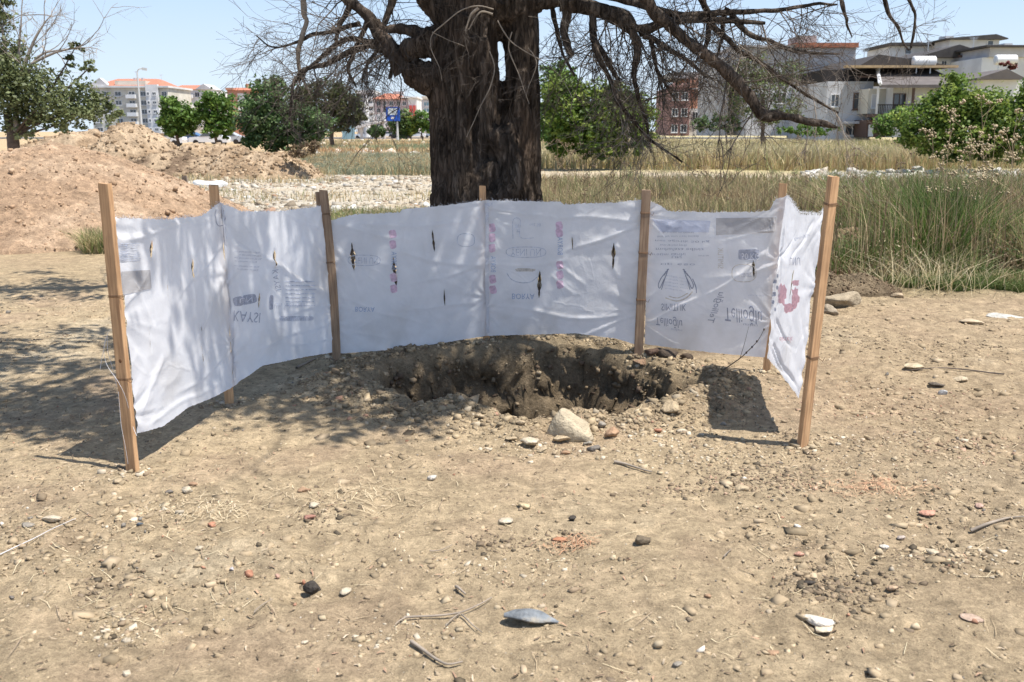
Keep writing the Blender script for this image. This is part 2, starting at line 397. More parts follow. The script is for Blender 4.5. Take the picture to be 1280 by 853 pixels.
def col2w(px, py, Y): return P(px, py, Y)
class Stake: pass
def stake(base, top, wid, thk, label, m=M_wood, yaw=0., ties=(), dy=0., bend=.0, knot=None):
    s = Stake()
    g = G(*base)
    B = g.copy(); T = P(top[0], top[1], g[1]+dy)
    s.B, s.T = B, T
    ax = T-B; Lh = np.linalg.norm(ax); t = ax/Lh
    e = empty('wooden_stake', B, label, 'wooden stake', 'wooden stakes holding up the sack screen')
    e.rotation_euler = Vector(t).to_track_quat('Z', 'Y').to_euler(); e.rotation_mode = 'QUATERNION'
    q = Vector((0, 0, 1)).rotation_difference(Vector(t)); e.rotation_quaternion = q
    # body: square section, many rings, edges softened, faint bend and wear
    n = 40; zs = np.linspace(-.07, Lh, n); v = []
    c, s_n = math.cos(yaw), math.sin(yaw)
    bev = .0025
    sec = []
    for sx, sy in ((-1, -1), (1, -1), (1, 1), (-1, 1)):
        if sx*sy > 0: pts = ((sx*(wid/2), sy*(thk/2-bev)), (sx*(wid/2-bev), sy*thk/2))
        else: pts = ((sx*(wid/2-bev), sy*thk/2), (sx*wid/2, sy*(thk/2-bev)))
        sec += list(pts)
    sd = rng.integers(1000)
    for z in zs:
        bx = bend*math.sin(PI*max(z, 0)/Lh); sc = 1+.05*(float(vn(np.array([z*6]), np.array([sd*1.]))[0])-.5)
        if z > Lh-.012: sc *= .97
        for x, y_ in sec: v.append((x*sc*c-y_*sc*s_n+bx, x*sc*s_n+y_*sc*c, z))
    v = np.array(v); v[-8:, 2] += rng.uniform(-.003, .006, 8)
    k = 8; f = [(i*k+j, i*k+(j+1) % k, (i+1)*k+(j+1) % k, (i+1)*k+j) for i in range(n-1) for j in range(k)]
    f += [tuple((n-1)*k+j for j in range(k))]
    mk('slat', v, f, m, e)
    for h in ties:
        z = h*Lh; r = []
        for tt in range(2):
            o = tt*.006
            r.append([(c*x-s_n*y_, s_n*x+c*y_, z+o+zz) for x, y_, zz in ((-wid/2-.002, -thk/2-.002, 0), (wid/2+.002, -thk/2-.002, .004), (wid/2+.002, thk/2+.002, .002), (-wid/2-.002, thk/2+.002, .005), (-wid/2-.002, -thk/2-.002, 0))])
        r.append([(c*(wid/2)-s_n*(-thk/2), s_n*(wid/2)-c*thk/2, z), (wid/2+.015, -thk/2-.012, z-.008), (wid/2+.022, -thk/2-.014, z+.012)])
        tubes('wire_tie', [(np.array(a), .0016, 5) for a in r], M_wire, e, smooth=True)
    if knot is not None:
        z = knot*Lh; vv, ff = ICO2
        kn = vv*np.array([.009, .0025, .011])+np.array([.002, -thk/2, z]); kn = rot_z(kn, yaw); mk('knot', kn, ff, M_knot, e, True)
    s.e = e; s.wid = wid; s.thk = thk
    s.q = q
    return s
s1 = stake((166, 588), (131, 230), .060, .028, 'thick new pine stake nearest the camera at the left end of the screen', ties=(.33, .62), knot=.40, yaw=-.35)
s2 = stake((287, 506), (267, 232), .052, .026, 'pine stake behind the corner where the two left sacks meet', yaw=.2, ties=())
s3 = stake((421, 450), (404, 238), .056, .028, 'bent weathered stake in front of the sacks, left of the tree trunk', m=M_wood2, yaw=.12, ties=(.58, .86), bend=.015)
s4 = stake((608, 425), (603, 233), .045, .024, 'stake mostly hidden behind the middle of the screen, in front of the trunk', yaw=0, ties=())
s5 = stake((798, 441), (808, 238), .062, .034, 'stake in front of the sacks right of the pit with dark wire ties', m=M_wood2, yaw=-.1, ties=(.33, .62, .86))
s6 = stake((958, 465), (979, 230), .052, .026, 'short stake at the right rear corner with torn sack around its top', yaw=-.25, ties=())
s7 = stake((1003, 558), (1042, 221), .056, .03, 'tall leaning stake nearest the camera at the right end of the screen', m=M_wood, yaw=.5, ties=(.34, .9))
# thin second slat beside the third stake
def twin():
    B = s3.B+np.array([-.035, .06, 0]); T = P(398.5, 240, B[1])
    mb = MB(); mb.bar((0, 0, -.05), tuple(T-B), .045, .02)
    o = mb.build('thin_stake', M_wood2); o.location = B.tolist(); B = B
    tag(o, 'thin grey second stake tied behind the bent weathered stake', 'stake')
twin()
# loose white string dangling from the left stake
def string():
    b = P(128, 455, s1.B[1]-.05)
    pts1 = [P(*q, s1.B[1]+.02*(i % 3)-.05) for i, q in enumerate([(137, 412), (130, 432), (133, 455), (148, 478), (158, 500), (165, 530), (171, 545)])]
    pts2 = [P(*q, s1.B[1]+.03) for q in [(146, 484), (142, 465), (135, 440), (134, 420), (128, 445), (125, 462)]]
    pts3 = [P(*q, s1.B[1]-.04) for q in [(148, 490), (150, 515), (152, 535), (157, 560), (160, 580)]]
    o = tubes('string', [(smooth_pts(p, 30), .0011, 4) for p in (pts1, pts2, pts3)], M_string)
    tag(o, 'loose white string hanging off the thick left stake', 'string')
def smooth_pts(p, n):
    p = np.asarray(p, float); t = np.linspace(0, len(p)-1, n); i = np.clip(t.astype(int), 0, len(p)-2); f = (t-i)[:, None]
    p0 = p[np.clip(i-1, 0, len(p)-1)]; p1 = p[i]; p2 = p[i+1]; p3 = p[np.clip(i+2, 0, len(p)-1)]
    return .5*((2*p1)+(-p0+p2)*f+(2*p0-5*p1+4*p2-p3)*f**2+(-p0+3*p1-3*p2+p3)*f**3)
string()

# ---------------------------------------------------------------- the sacks
def fabric(name, col, tr=.3, rgh=.5, weave=True, alpha=None):
    m, nt, b = newmat(name); N = nt.nodes; L = nt.links
    tc = N.new('ShaderNodeTexCoord')
    n = N.new('ShaderNodeTexNoise'); n.inputs['Scale'].default_value = 3.2; n.inputs['Detail'].default_value = 7; n.inputs['Roughness'].default_value = .62
    L.new(tc.outputs['Object'], n.inputs['Vector'])
    mr = N.new('ShaderNodeMapRange'); mr.inputs[1].default_value = .35; mr.inputs[2].default_value = .7; mr.inputs[3].default_value = 1.04; mr.inputs[4].default_value = .86
    L.new(n.outputs['Fac'], mr.inputs[0])
    mx = N.new('ShaderNodeMix'); mx.data_type = 'RGBA'; mx.blend_type = 'MULTIPLY'; mx.inputs[0].default_value = 1
    mx.inputs[6].default_value = (*col, 1); L.new(mr.outputs[0], mx.inputs[7])
    # dusty stains with a shape of their own
    n2 = N.new('ShaderNodeTexNoise'); n2.inputs['Scale'].default_value = 1.7; n2.inputs['Detail'].default_value = 8; L.new(tc.outputs['Object'], n2.inputs['Vector'])
    r2 = N.new('ShaderNodeMapRange'); r2.inputs[1].default_value = .56; r2.inputs[2].default_value = .75; r2.inputs[3].default_value = 0; r2.inputs[4].default_value = .5
    L.new(n2.outputs['Fac'], r2.inputs[0])
    m2 = N.new('ShaderNodeMix'); m2.data_type = 'RGBA'; L.new(r2.outputs[0], m2.inputs[0]); L.new(mx.outputs[2], m2.inputs[6]); m2.inputs[7].default_value = (.62, .56, .48, 1)
    L.new(m2.outputs[2], b.inputs['Base Color'])
    b.inputs['Roughness'].default_value = rgh; b.inputs['Specular IOR Level'].default_value = .45
    w = N.new('ShaderNodeTexNoise'); w.inputs['Scale'].default_value = 14; w.inputs['Detail'].default_value = 8; w.inputs['Roughness'].default_value = .6; w.inputs['Distortion'].default_value = 1.6
    L.new(tc.outputs['Object'], w.inputs['Vector'])
    cz = None
    for sc_, k_ in ((1.9, .035),):
        wn_ = N.new('ShaderNodeTexNoise'); wn_.inputs['Scale'].default_value = sc_; wn_.inputs['Detail'].default_value = 3; wn_.inputs['Distortion'].default_value = .9; L.new(tc.outputs['Object'], wn_.inputs['Vector'])
        s_ = N.new('ShaderNodeMath'); s_.operation = 'SUBTRACT'; s_.inputs[1].default_value = .5; L.new(wn_.outputs['Fac'], s_.inputs[0])
        a_ = N.new('ShaderNodeMath'); a_.operation = 'ABSOLUTE'; L.new(s_.outputs[0], a_.inputs[0])
        r_ = N.new('ShaderNodeMapRange'); r_.interpolation_type = 'SMOOTHSTEP'; r_.inputs[1].default_value = 0; r_.inputs[2].default_value = k_; r_.inputs[3].default_value = 1; r_.inputs[4].default_value = 0; L.new(a_.outputs[0], r_.inputs[0])
        b_ = N.new('ShaderNodeBump'); b_.inputs['Strength'].default_value = .12; b_.inputs['Distance'].default_value = .012; L.new(r_.outputs[0], b_.inputs['Height'])
        if cz: L.new(cz.outputs[0], b_.inputs['Normal'])
        cz = b_
    bu = N.new('ShaderNodeBump'); bu.inputs['Strength'].default_value = .22; bu.inputs['Distance'].default_value = .012; L.new(w.outputs['Fac'], bu.inputs['Height']); L.new(cz.outputs[0], bu.inputs['Normal'])
    mp = N.new('ShaderNodeMapping'); mp.inputs['Scale'].default_value = (1, 1, 5); L.new(tc.outputs['Object'], mp.inputs[0])
    w2 = N.new('ShaderNodeTexNoise'); w2.inputs['Scale'].default_value = 60; w2.inputs['Detail'].default_value = 2; L.new(mp.outputs[0], w2.inputs['Vector'])
    b2 = N.new('ShaderNodeBump'); b2.inputs['Strength'].default_value = .2; b2.inputs['Distance'].default_value = .003; L.new(w2.outputs['Fac'], b2.inputs['Height']); L.new(bu.outputs[0], b2.inputs['Normal'])
    L.new(b2.outputs[0], b.inputs['Normal'])
    t = N.new('ShaderNodeBsdfTranslucent'); L.new(m2.outputs[2], t.inputs[0]); L.new(b2.outputs[0], t.inputs[1])
    ms = N.new('ShaderNodeMixShader'); ms.inputs[0].default_value = tr; L.new(b.outputs[0], ms.inputs[1]); L.new(t.outputs[0], ms.inputs[2])
    L.new(ms.outputs[0], N['Material Output'].inputs[0])
    return m
M_sack = fabric('white_woven_sack', (.92, .93, .97), .50)
M_sheer = fabric('grey_sheer_sack', (.52, .51, .52), .35, .35)
M_seam = fabric('folded_seam', (.66, .67, .72), .12)
M_slit = mat('slit_shade', (.075, .055, .04), .9, .5, 40, dirt=(.30, .25, .19), dscale=26)  # shade of the slit openings put into a dark mottled colour
def ink(name, c): return mat(name, c, .6, .22, 55, trans=.46)
I_grey = ink('grey_ink', (.50, .52, .60)); I_blue = ink('blue_ink', (.45, .53, .70)); I_pink = ink('pink_ink', (.78, .60, .72)); I_dark = ink('dark_grey_ink', (.36, .38, .46)); I_red = ink('red_ink', (.86, .56, .60))
I_faint = ink('faint_ink', (.66, .69, .77)); I_tan = ink('tan_ink', (.68, .64, .59)); I_pale = ink('pale_pink_ink', (.72, .55, .66))

class Sheet:
    def __init__(s, a, b, oa, ob, top, bot, seed, billow=.02, amp=.007, folds=()):
        s.folds = []
        s.a, s.b, s.oa, s.ob, s.seed, s.billow, s.amp = a, b, oa, ob, seed, billow, amp
        d = b.B-a.B; d[2] = 0; s.L = np.linalg.norm(d); n = np.array([d[1], -d[0], 0])/s.L
        s.n = n    # towards the inside of the screen (the camera side)
        s.H = .5*(np.linalg.norm(a.T-a.B)+np.linalg.norm(b.T-b.B))
        T = np.array([s.st(*p) for p in top]); B = np.array([s.st(*p) for p in bot])
        s.tp, s.bt = T, B
        s.folds = [(s.st(*f[0]), s.st(*f[1]), f[2], f[3]) for f in folds]
        s.s0t, s.s1t, s.s0b, s.s1b = T[0, 0], T[-1, 0], B[0, 0], B[-1, 0]
    def flat(s, u, t):
        u = np.asarray(u, float)[..., None]; t = np.asarray(t, float)[..., None]
        A = s.a.B+(s.a.T-s.a.B)*t+s.n*s.oa; B = s.b.B+(s.b.T-s.b.B)*t+s.n*s.ob
        return A*(1-u)+B*u
    def st(s, px, py):
        u, t = .5, .5
        for _ in range(25):
            p = proj(s.flat(u, t)); e = 1e-3
            ju = (proj(s.flat(u+e, t))-p)/e; jt = (proj(s.flat(u, t+e))-p)/e
            J = np.array([ju, jt]).T; d = np.linalg.solve(J, np.array([px, py])-p)
            u += np.clip(d[0], -.4, .4); t += np.clip(d[1], -.4, .4)
        return u, t
    def uv(s, u, v):
        """u,v in 0..1 over the cloth -> post coordinates"""
        tt = np.interp(u, (s.tp[:, 0]-s.s0t)/(s.s1t-s.s0t), s.tp[:, 1]); tb = np.interp(u, (s.bt[:, 0]-s.s0b)/(s.s1b-s.s0b), s.bt[:, 1])
        S_ = (s.s0b+(s.s1b-s.s0b)*u)*(1-v)+(s.s0t+(s.s1t-s.s0t)*u)*v
        return S_, tb*(1-v)+tt*v
    def disp(s, u, t):
        a = u*s.L; b = t*s.H; sd = s.seed
        z = s.billow*np.sin(PI*np.clip(u, 0, 1))*(.6+.8*vn(a*1.3, b*1.3, seed=sd))
        k = np.clip(np.minimum(u, 1-u)*6, 0, 1)
        r = fbm(a*2.2+b*1.1, b*5-a*1.0, o=3, seed=sd+1); z = z+s.amp*1.0*r
        for q, (ua, ta, fr) in enumerate(((0, .86, 13), (0, .2, 17), (1, .9, 15), (1, .28, 19), (0, .55, 11), (1, .6, 12))):
            dx = (u-ua)*s.L; dy = (t-ta)*s.H; rr = np.sqrt(dx*dx+dy*dy); an = np.arctan2(dy, np.abs(dx)+.02)
            z = z+s.amp*.8*np.exp(-rr/.2)*np.sin(an*fr*.6+q)*sst(0, .06, rr)
            z = z+s.amp*.5*np.exp(-rr/.5)*(1-np.abs(vn(an*5+q*7, rr*1.2, seed=sd+11+q)-.5)*4)*sst(.03, .15, rr)
        c = 1-np.abs(fbm(a*3.3-b*1.4+7, b*3.1+a*.9, o=3, seed=sd+5))*2.6
        z = z+s.amp*.35*np.clip(c, 0, 1)**4
        c2 = 1-np.abs(fbm(a*6+b*3+7, b*7-a*2, o=2, seed=sd+6))*3
        z = z+s.amp*.1*np.clip(c2, 0, 1)**2
        for (p0, p1, am, w) in s.folds:
            a0, b0, a1, b1 = p0[0]*s.L, p0[1]*s.H, p1[0]*s.L, p1[1]*s.H; L_ = math.hypot(a1-a0, b1-b0); ux, uy = (a1-a0)/L_, (b1-b0)/L_
            k1 = (a-a0)*ux+(b-b0)*uy; d = -(a-a0)*uy+(b-b0)*ux+.012*np.sin(k1*9+am*900); q = k1/L_
            z = z+am*(np.exp(-np.abs(d)/w)-.35*np.exp(-np.abs(d-w*1.2)/(w*1.5)))*sst(-.04, .12, q)*sst(1.05, .7, q)
        return z
    def pos(s, u, t, off=0.):
        return s.flat(u, t)+s.n*(s.disp(np.asarray(u, float), np.asarray(t, float))+off)[..., None]
def make_sheet(sh, label, slits, hem=True, fray=.006, mtl=None):
    root = empty('sack_sheet', sh.flat(.5, .3), label, 'sack cloth', 'white woven sacks stretched between the stakes')
    O = sh.flat(.5, .3)
    nu = max(20, int(sh.L/.011)); nv = int(sh.H*.9/.011)
    U = np.linspace(0, 1, nu+1); V = np.linspace(0, 1, nv+1)
    UU, VV = np.meshgrid(U, V)
    VV0 = VV.copy()
    Su, St = sh.uv(UU, VV)
    # slits: open a lens-shaped gap along one column
    idx = np.arange((nu+1)*(nv+1)).reshape(nv+1, nu+1)
    lens = []; quads = []
    right_idx = {}
    extra = []
    Sr = Su.copy()
    for (px, y0, y1, w, lean) in slits:
        ua, ta = sh.st(px-lean/2, y0); ub, tb = sh.st(px+lean/2, y1)
        uc, tc_ = (ua+ub)/2, (ta+tb)/2
        # nearest column at mid height
        r0 = int(np.argmin(np.abs(St[:, nu//2]-tc_)))
        cidx = int(np.argmin(np.abs(Su[r0]-uc))); cidx = min(max(cidx, 2), nu-2)
        tcol = St[:, cidx]; lo, hi = min(ta, tb), max(ta, tb)
        rows = np.where((tcol > lo) & (tcol < hi))[0]
        if len(rows) < 3: continue
        lw = .78*w/2/ (sh.L)   # half width in u
        # move the column onto the slanted line
        lens.append((cidx, rows, lw, (ua, ta, ub, tb)))
        for r in range(nv+1):
            t_ = tcol[r]
            f_ = np.clip((t_-tb)/(ta-tb), 0, 1); line = ub+(ua-ub)*f_
            sh_ = line-Su[r, cidx]; fall = math.exp(-max(0, lo-t_, t_-hi)*sh.H/.05)
            g = np.exp(-((Su[r]-Su[r, cidx])*sh.L/.06)**2)*sh_*fall
            Su[r] += g
    Sl = Su.copy(); 
    dup = {}
    for cidx, rows, lw, seg in lens:
        tcol = St[:, cidx]; a, b = rows[0], rows[-1]
        for r in rows:
            x = (r-a+.5)/(b-a+1); wd = lw*(math.sin(PI*x)**.75)*(.45+1.1*float(vn(np.array([r*.5]), np.array([cidx*1.]))[0]))
            base = Su[r].copy(); dc = (np.arange(nu+1)-cidx)/nu*sh.L
            Sl[r] += np.where(dc < 0, -wd*np.exp(dc/.045), 0)+np.where(dc > 0, wd*np.exp(-dc/.045), 0)
            Sl[r, cidx] = base[cidx]-wd
            dup[(r, cidx)] = base[cidx]+wd
    St = St+np.where(VV0 > .999, fray*(rng.random(St.shape)-.6), 0)+np.where(VV0 < .001, fray*.5*(rng.random(St.shape)-.5), 0)
    keys = list(dup.keys()); ex_u = np.array([dup[k] for k in keys]); ex_t = np.array([St[k] for k in keys])
    pos = sh.pos(Sl.ravel(), St.ravel())
    if keys:
        pos = np.concatenate([pos, sh.pos(ex_u, ex_t, -.004)])
    m_ = {k: len(Sl.ravel())+i for i, k in enumerate(keys)}
    q = []
    for r in range(nv):
        for c in range(nu):
            a_, b_, c_, d_ = idx[r, c], idx[r, c+1], idx[r+1, c+1], idx[r+1, c]
            if (r, c) in m_: a_ = m_[(r, c)]
            if (r+1, c) in m_: d_ = m_[(r+1, c)]
            q.append((a_, b_, c_, d_))
    o = mk('cloth', pos-O, np.array(q), mtl or M_sack, root, True)
    sh.root = root; sh.O = O
    # dark strips added behind the slits, in place of the shaded view through
    for cidx, rows, lw, seg in lens:
        n = 18; k = np.linspace(-.04, 1.04, n); ua, ta, ub, tb = seg
        cu = ua+(ub-ua)*k; ct = ta+(tb-ta)*k
        wd = lw*(.55+.8*np.sin(PI*np.clip(k, 0, 1)))
        sgn = rng.choice([-1, 1])
        L_ = sh.pos(cu-wd*1.1*rng.uniform(.4, 1, n), ct, -.010)-O; M_ = sh.pos(cu+wd*.25*sgn, ct, -.016+.0)-O; R_ = sh.pos(cu+wd*.85*rng.uniform(.3, 1, n), ct, -.008)-O
        vv = np.concatenate([L_, M_, R_]); ff = [(i, i+1, n+i+1, n+i) for i in range(n-1)]+[(n+i, n+i+1, 2*n+i+1, 2*n+i) for i in range(n-1)]
        mk('slit_shade_strip', vv, ff, M_slit, root, True)
    # frayed threads along the top edge
    th = []
    for _ in range(int(sh.L*110)):
        u_, v_ = rng.random(), 1.0
        a_, b_ = sh.uv(np.array([u_]), np.array([v_])); p = sh.pos(a_, b_)[0]-O
        l = rng.uniform(.006, .022); d = np.array([rng.normal(0, .5), rng.normal(0, .4), rng.uniform(.2, 1)]); d /= np.linalg.norm(d)
        th.append((np.array([p-d*.004, p+d*l*.6, p+d*l+np.array([rng.normal(0, .004), 0, -.002])]), .0006, 3))
    fo = tubes('frayed_threads', th, M_sack, root); fo['kind'] = 'stuff'
    return root
def on_sheet(sh, name, pv, faces, ctr, m, off=.0034, rot=0., flipv=False, fliph=False, label=None):
    """pv: local shape in photo pixels (y up); drawn on the cloth around pixel ctr"""
    u0, t0 = sh.st(*ctr); e = 1e-3
    p = proj(sh.flat(u0, t0)); ju = (proj(sh.flat(u0+e, t0))-p)/e; jt = (proj(sh.flat(u0, t0+e))-p)/e
    Ji = np.linalg.inv(np.array([ju, jt]).T)
    x = pv[:, 0]*(-1 if fliph else 1); y_ = pv[:, 1]*(-1 if flipv else 1)
    c, s_n = math.cos(rot), math.sin(rot)
    d = np.stack([x*c-y_*s_n, -(x*s_n+y_*c)], -1)@Ji.T
    v = sh.pos(u0+d[:, 0], t0+d[:, 1], off)-sh.O
    o = mk(name, v, faces, m, sh.root, False)
    if label: o['label'] = label
    return o
_font = {}
def text_arr(txt, shear=0.):
    k = (txt, shear)
    if k in _font: return _font[k]
    cu = bpy.data.curves.new('t', 'FONT'); cu.body = txt; cu.size = 1; cu.shear = shear; cu.resolution_u = 2
    o = bpy.data.objects.new('t', cu); C.objects.link(o); bpy.context.view_layer.update()
    dg = bpy.context.evaluated_depsgraph_get(); me = bpy.data.meshes.new_from_object(o.evaluated_get(dg))
    bm = bmesh.new(); bm.from_mesh(me)
    bmesh.ops.triangulate(bm, faces=bm.faces[:])
    bmesh.ops.subdivide_edges(bm, edges=[e for e in bm.edges if e.calc_length() > .35], cuts=1)
    bmesh.ops.triangulate(bm, faces=bm.faces[:])
    v = np.array([a.co[:] for a in bm.verts]); f = [tuple(q.index for q in a.verts) for a in bm.faces]; bm.free()
    bpy.data.objects.remove(o); bpy.data.curves.remove(cu); bpy.data.meshes.remove(me)
    v = v[:, :2]; mn, mx = v.min(0), v.max(0); v = (v-(mn+mx)/2)/(mx-mn)
    _font[k] = (v, f); return v, f
def letters(sh, txt, ctr, w, h, m, rot=0., flipv=True, fliph=False, shear=0., name='printed_lettering'):
    v, f = text_arr(txt, shear); v = v*np.array([w, h])
    return on_sheet(sh, name, v, f, ctr, m, rot=rot, flipv=flipv, fliph=fliph, off=.0058)
def blob(sh, ctr, w, h, m, rot=0., n=18, name='printed_mark', sq=.6, wob=0., off=.002):
    a = np.arange(n)*2*PI/n; c, s_n = np.cos(a), np.sin(a)
    x = np.sign(c)*np.abs(c)**sq*w/2; y_ = np.sign(s_n)*np.abs(s_n)**sq*h/2
    k = 1+wob*(rng.random(n)-.5)
    rings = [np.stack([x*k*r, y_*k*r], -1) for r in (1, .66, .33)]
    pv = np.concatenate(rings+[np.zeros((1, 2))]); f = []
    for r in range(2): f += [(r*n+i, r*n+(i+1) % n, (r+1)*n+(i+1) % n, (r+1)*n+i) for i in range(n)]
    f += [(2*n+i, 2*n+(i+1) % n, 3*n) for i in range(n)]
    return on_sheet(sh, name, pv, f, ctr, m, rot=rot, off=off)
def stroke(sh, pts, w, m, name='printed_line', closed=False, off=.002):
    """outline given as photo pixel points"""
    pts = np.array(pts, float); 
    if not closed: pts = smooth_pts(pts, len(pts)*4)
    ctr = pts.mean(0); q = pts-ctr; q[:, 1] *= -1
    t = np.roll(q, -1, 0)-np.roll(q, 1, 0) if closed else np.gradient(q, axis=0)
    t /= np.linalg.norm(t, axis=1)[:, None]+1e-9; nn = np.stack([-t[:, 1], t[:, 0]], -1)
    n = len(q); pv = np.concatenate([q+nn*w/2, q-nn*w/2]); rg = range(n) if closed else range(n-1)
    f = [(i, (i+1) % n, n+(i+1) % n, n+i) for i in rg]
    return on_sheet(sh, name, pv, f, tuple(ctr), m, off=off)
def oval(c, w, h, n=36, sq=.75):
    a = np.arange(n)*2*PI/n
    return [(c[0]+np.sign(math.cos(t))*abs(math.cos(t))**sq*w/2, c[1]+np.sign(math.sin(t))*abs(math.sin(t))**sq*h/2) for t in a]

A = Sheet(s1, s2, .0, .03, [(143, 272), (166, 273), (206, 274), (249, 270), (259, 263), (275, 253)], [(170.5, 542), (200, 533), (231, 509), (269, 494), (291, 483)], 101, .015, .008, [((145, 300), (272, 270), .014, .02), ((150, 296), (225, 284), .008, .012), ((165, 350), (190, 420), .010, .02), ((175, 520), (200, 440), .012, .025), ((180, 530), (280, 470), .009, .015), ((280, 300), (215, 380), .010, .02), ((282, 340), (240, 430), .008, .02), ((220, 300), (230, 480), .006, .02), ((288, 440), (210, 500), .008, .015)])
make_sheet(A, 'white sack at the left end of the screen, with small dark slits', [(187, 299, 325, .030, -1), (239, 320, 349, .034, 0), (207, 350, 380, .014, 1), (249, 405, 419, .018, 0), (250, 428, 460, .018, 2), (185, 410, 442, .012, 2)])
B_ = Sheet(s2, s3, .03, -.022, [(275, 253), (300, 264), (345, 264), (404, 257)], [(291, 483), (325, 457), (380, 446), (420, 440)], 202, .02, .008, [((283, 298), (416, 372), .028, .022), ((284, 310), (360, 380), .010, .02), ((404, 290), (350, 262), .008, .015), ((416, 378), (330, 400), .012, .02), ((418, 360), (385, 300), .012, .018), ((418, 425), (340, 430), .008, .012), ((290, 265), (330, 330), .010, .02), ((418, 400), (300, 440), .010, .018), ((300, 350), (310, 460), .008, .03)])
make_sheet(B_, 'creased white sack with faint grey print between the left corner and the bent stake', [(340, 311, 335, .042, 0), (322, 364, 386, .026, -2)])
Cc = Sheet(s3, s4, -.022, .022, [(412, 276), (440, 268), (500, 265), (502, 261), (560, 256), (608, 250)], [(421, 442), (480, 437), (540, 430), (608, 420)], 303, .03, .007, [((415, 281), (520, 300), .012, .012), ((415, 283), (600, 278), .010, .014), ((417, 300), (450, 370), .010, .015), ((418, 310), (520, 345), .008, .012), ((422, 372), (500, 395), .012, .010), ((423, 380), (560, 410), .008, .012), ((423, 425), (470, 400), .010, .010), ((423, 410), (490, 425), .009, .010), ((604, 330), (500, 360), .010, .012), ((604, 335), (480, 312), .009, .014), ((604, 340), (560, 395), .008, .012), ((606, 381), (500, 385), .007, .010), ((424, 400), (450, 378), .010, .008)])
make_sheet(Cc, 'white sack left of the middle seam with four dark slits and a pink vertical print', [(441, 304, 338, .038, 3), (493, 321, 357, .030, 4), (541, 287, 313, .022, 3), (555, 361, 381, .016, 1)])
D = Sheet(s4, s5, .022, -.028, [(608, 250), (650, 251), (700, 252), (706, 255), (770, 253), (812, 248)], [(608, 420), (650, 418), (720, 416), (770, 423), (802, 433)], 404, .03, .007, [((610, 332), (720, 326), .006, .012), ((610, 381), (760, 400), .010, .014), ((806, 275), (690, 272), .012, .014), ((804, 278), (700, 318), .010, .014), ((803, 285), (730, 305), .008, .010), ((800, 390), (700, 400), .010, .016), ((798, 395), (720, 420), .008, .014), ((700, 330), (735, 362), .010, .010), ((690, 340), (720, 368), .008, .010), ((612, 258), (700, 275), .008, .012)])
make_sheet(D, 'white sack right of the middle seam with an oval print and two pink print columns', [(675, 338, 371, .028, -1), (767, 304, 336, .026, -1), (716, 296, 312, .010, 1), (610, 300, 320, .012, 0)])
E = Sheet(s5, s6, -.028, .024, [(811, 252), (822, 255), (836, 264), (880, 265), (940, 265), (962, 263), (969, 249), (984, 245)], [(806, 430), (860, 437), (956, 447)], 505, .02, .007, [((806, 402), (880, 370), .016, .014), ((806, 404), (850, 430), .014, .012), ((880, 372), (965, 310), .020, .018), ((812, 280), (832, 300), .012, .010), ((810, 372), (850, 340), .010, .014), ((975, 330), (880, 350), .010, .016), ((968, 290), (900, 300), .008, .012), ((960, 400), (880, 395), .006, .014), ((905, 400), (860, 375), .007, .012), ((970, 270), (950, 330), .010, .014)])
make_sheet(E, 'flour sack printed with upside-down grey lettering right of the front stake by the pit', [(942, 326, 346, .026, 1)])
Fs = Sheet(s6, s7, .024, .0, [(984, 245), (992, 250), (1003, 266), (1026, 268), (1032, 260), (1034, 238)], [(960, 447), (975, 463), (990, 484), (1001, 498)], 606, .01, .009, [((978, 270), (965, 430), .020, .014), ((984, 280), (975, 400), .016, .012), ((1030, 270), (1000, 490), .014, .016), ((975, 330), (1000, 290), .012, .012), ((968, 430), (1000, 490), .018, .014), ((972, 400), (995, 440), .012, .012), ((1020, 275), (990, 330), .010, .012), ((970, 350), (985, 300), .012, .008), ((966, 440), (985, 470), .012, .01)])
make_sheet(Fs, 'crumpled clear-white sack with a pale red print at the right end of the screen', [(993, 338, 370, .022, -6)], fray=.02)

# prints on A / B
for i in range(9): blob(A, (160, 305+i*2.6), 26+rng.uniform(-6, 4), .7, I_faint, sq=.3, n=12, name='printed_line')
stroke(A, [(268, 262), (269, 281), (279, 280), (279, 263)], .8, I_dark, name='sewn_loop')
letters(B_, 'KAYSI', (306, 396), 32, 13, I_grey, rot=-.08)
for i, yy in enumerate((315, 319, 323, 327, 333, 337)): letters(B_, 'un fabrikasi net 50 kg', (306+rng.uniform(-3, 3), yy), 30-4*(i % 2), 2.6, I_grey, rot=-.06)
blob(B_, (305, 375), 28, 12, I_grey, sq=.4, rot=.2, name='printed_block')
letters(B_, 'UN', (305, 375), 16, 6, M_sack, rot=.1).location = (B_.n*.0008).tolist()
letters(B_, 'KAYSI', (342, 350), 26, 7, I_grey, rot=R(-80))
letters(B_, 'un fabrikasi', (360, 382), 40, 6, I_faint, rot=.0)
for i in range(7): blob(B_, (372, 352+i*5), 38, 1.3, I_faint, sq=.3, n=12, name='printed_line')
blob(B_, (368, 398), 44, 6, I_faint, sq=.35, name='printed_block')
blob(B_, (336, 378), 5, 18, I_grey, sq=.4, name='printed_block')
